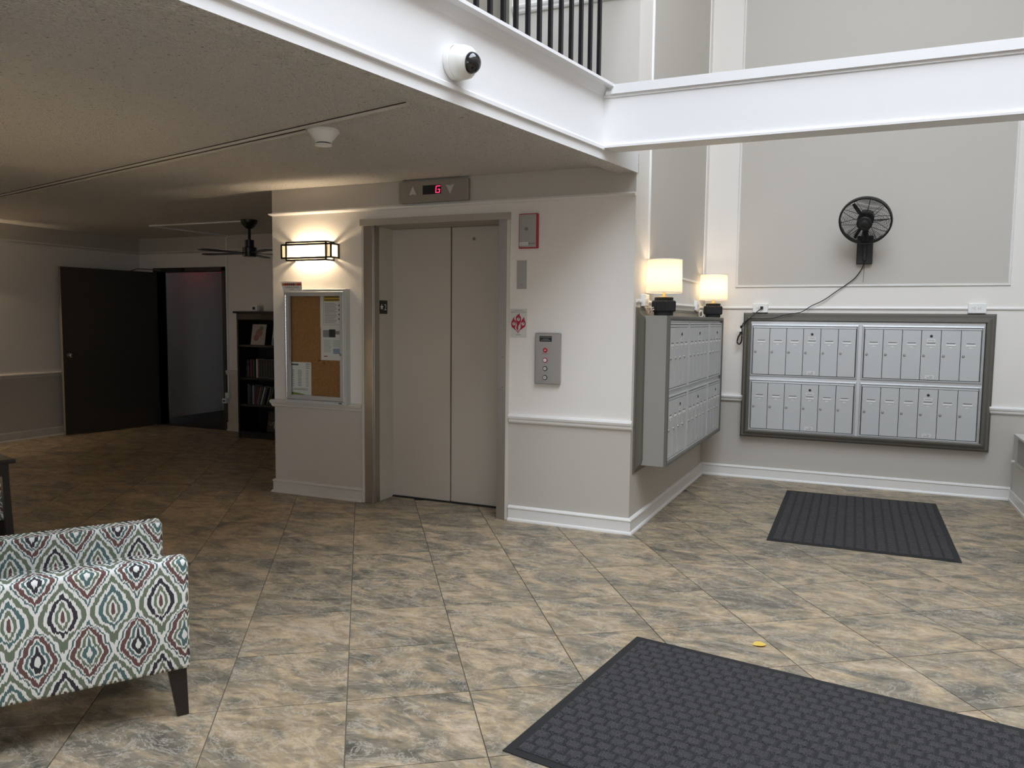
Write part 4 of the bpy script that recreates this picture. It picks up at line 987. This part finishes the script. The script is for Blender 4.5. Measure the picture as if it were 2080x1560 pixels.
# ------------------------------------------------------------------ floor mats
def floor_mat(label, corner, rz, lx, ly, bx, by, cols=False):
    t = thing('floor_mat', label, 'mat', (corner[0], corner[1], 0), rz)
    MB().prism([(0, 0), (lx, 0), (lx, ly), (0, ly)], .0005, .004).build('rubber_backing', M['matrubber'], t)
    e = .035
    MB().prism([(e, e), (lx-e, e), (lx-e, ly-e), (e, ly-e)], .004, .0055).build('carpet', M['matrubber'], t)
    k = MB(); g_ = .010
    ny = int((ly-2*e)/by); nx_ = int((lx-2*e)/bx)
    for j in range(ny+1):
        for i in range(nx_+1):
            x = e+.004+(i-(0 if cols else .5*(j % 2)))*bx; y = e+.004+(j-(.5*(i % 2) if cols else 0))*by
            x0, x1 = max(x, e+.004), min(x+bx-g_, lx-e-.004)
            y, y1 = max(y, e+.004), min(y+by-g_*.6, ly-e-.004)
            if x1-x0 < .014 or y1-y < .014: continue
            c_ = .0022+random.random()*.0012; i_ = .005
            v = [(x0, y, .0055), (x1, y, .0055), (x1, y1, .0055), (x0, y1, .0055),
                 (x0+i_, y+i_, .0055+c_+.003), (x1-i_, y+i_, .0055+c_+.003), (x1-i_, y1-i_, .0055+c_+.003), (x0+i_, y1-i_, .0055+c_+.003)]
            k.add(v, [(4, 5, 6, 7), (0, 1, 5, 4), (1, 2, 6, 5), (2, 3, 7, 6), (3, 0, 4, 7)])
    o = k.build('tread_blocks', M['matpile'], t); o['kind'] = 'stuff'
floor_mat('charcoal ribbed floor mat in front of the mailboxes', (-.52, 5.738), 0, 1.219, 1.829, .068, .05, True)
m2a = math.atan2(3.431-3.664, .656+.908)
floor_mat('large charcoal block-textured entrance mat in the right foreground', (-1.100, 2.458), m2a, 1.829, 1.219, .066, .052)
lfm = MB(); n = 14
pts = [(.030*math.cos(2*PI*i/n)*(1.15 if i in (0, 7) else 1), .027*math.sin(2*PI*i/n)) for i in range(n)]
lfm.add([(0, 0, .006)]+[(x, y, .002+.004*abs(y)/.02) for x, y in pts], [(0, 1+i, 1+(i+1) % n) for i in range(n)])
lfm.add([(0, 0, .0035)]+[(x, y, .0005+.003*abs(y)/.02) for x, y in pts], [(0, 1+(i+1) % n, 1+i) for i in range(n)])
tag(lfm.build('fallen_leaf', M['leaf'], None, loc=(-.36, 3.822, 0.0003), rz=.5), 'small yellow leaf lying on the tile floor near the entrance mat', 'leaf')

# ------------------------------------------------------------------ armchairs and side table
def armchair(label, loc, rz):
    t = thing('armchair', label, 'armchair', loc, rz, 'patterned armchairs')
    dpt, wd, zb, zt = .74, .74, .20, .628
    for y, oy in ((0, 0), (wd-.105, 0)):
        bar(-dpt, 0, y, y+.105, zb, zt).build('arm', M['ikat'], t, bevel=.016, bseg=3, uv=.10, smooth=True)
    bar(-dpt+.02, -.03, .105, wd-.105, zb, .33).build('seat_base', M['ikat'], t, uv=.05)
    bar(-.60, -.005, .108, wd-.108, .33, .50).build('seat_cushion', M['ikat'], t, bevel=.035, bseg=4, uv=.09, smooth=True)
    k = bar(-.13, 0, .0, wd, 0, .62)
    mtx = Matrix.Translation((-.60, 0, zb)) @ Matrix.Rotation(R(-10), 4, 'Y')
    k.v = [tuple(mtx @ Vector(p)) for p in k.v]; k.build('backrest', M['ikat'], t, bevel=.03, bseg=3, uv=.02, smooth=True)
    for x, y in ((-.045, .06), (-.045, wd-.06), (-dpt+.09, .06), (-dpt+.09, wd-.06)):
        sx = .02 if x > -.3 else -.03
        m2 = MB(); a, b_ = .034, .021
        v = [(x+sx-b_, y-b_, 0), (x+sx+b_, y-b_, 0), (x+sx+b_, y+b_, 0), (x+sx-b_, y+b_, 0), (x-a, y-a, zb+.01), (x+a, y-a, zb+.01), (x+a, y+a, zb+.01), (x-a, y+a, zb+.01)]
        m2.add(v, [(3, 2, 1, 0), (4, 5, 6, 7), (0, 1, 5, 4), (1, 2, 6, 5), (2, 3, 7, 6), (3, 0, 4, 7)]); m2.build('leg', M['darkwood'], t, bevel=.003)
    return t
armchair('patterned green and maroon ikat armchair in the left foreground', (-2.285, 2.167, 0), R(55.9))
armchair('patterned ikat armchair behind the dark side table at the left edge', (-5.06, 3.30, 0), R(60))
t = thing('side_table', 'dark espresso side table at the left edge of the picture', 'table', (-4.51, 3.0, 0), R(163))
MB().box(0, .5, 0, .5, .675, .70).build('table_top', M['darkwood'], t, bevel=.006)
MB().box(.03, .47, .03, .47, .60, .675).build('apron', M['darkwood'], t)
for x, y in ((.05, .05), (.45, .05), (.05, .45), (.45, .45)):
    sx, sy = (-.02 if x < .2 else .02), (-.02 if y < .2 else .02)
    MB().tube([(x, y, .675), (x+sx*.2, y+sy*.2, .5), (x+sx*.6, y+sy*.6, .25), (x+sx, y+sy, 0)], .026, 4).build('leg', M['darkwood'], t)
q_ = Vector((-4.51, 3.0))+Vector((math.cos(R(163)), math.sin(R(163))))*.34+Vector((math.cos(R(253)), math.sin(R(253))))*.30
lamp('added unseen table lamp on the dark side table, brightening the lounge ceiling', (q_.x, q_.y, .7005), 0, 14.0)  # out-of-view lamp, added to warm and lift the ceiling
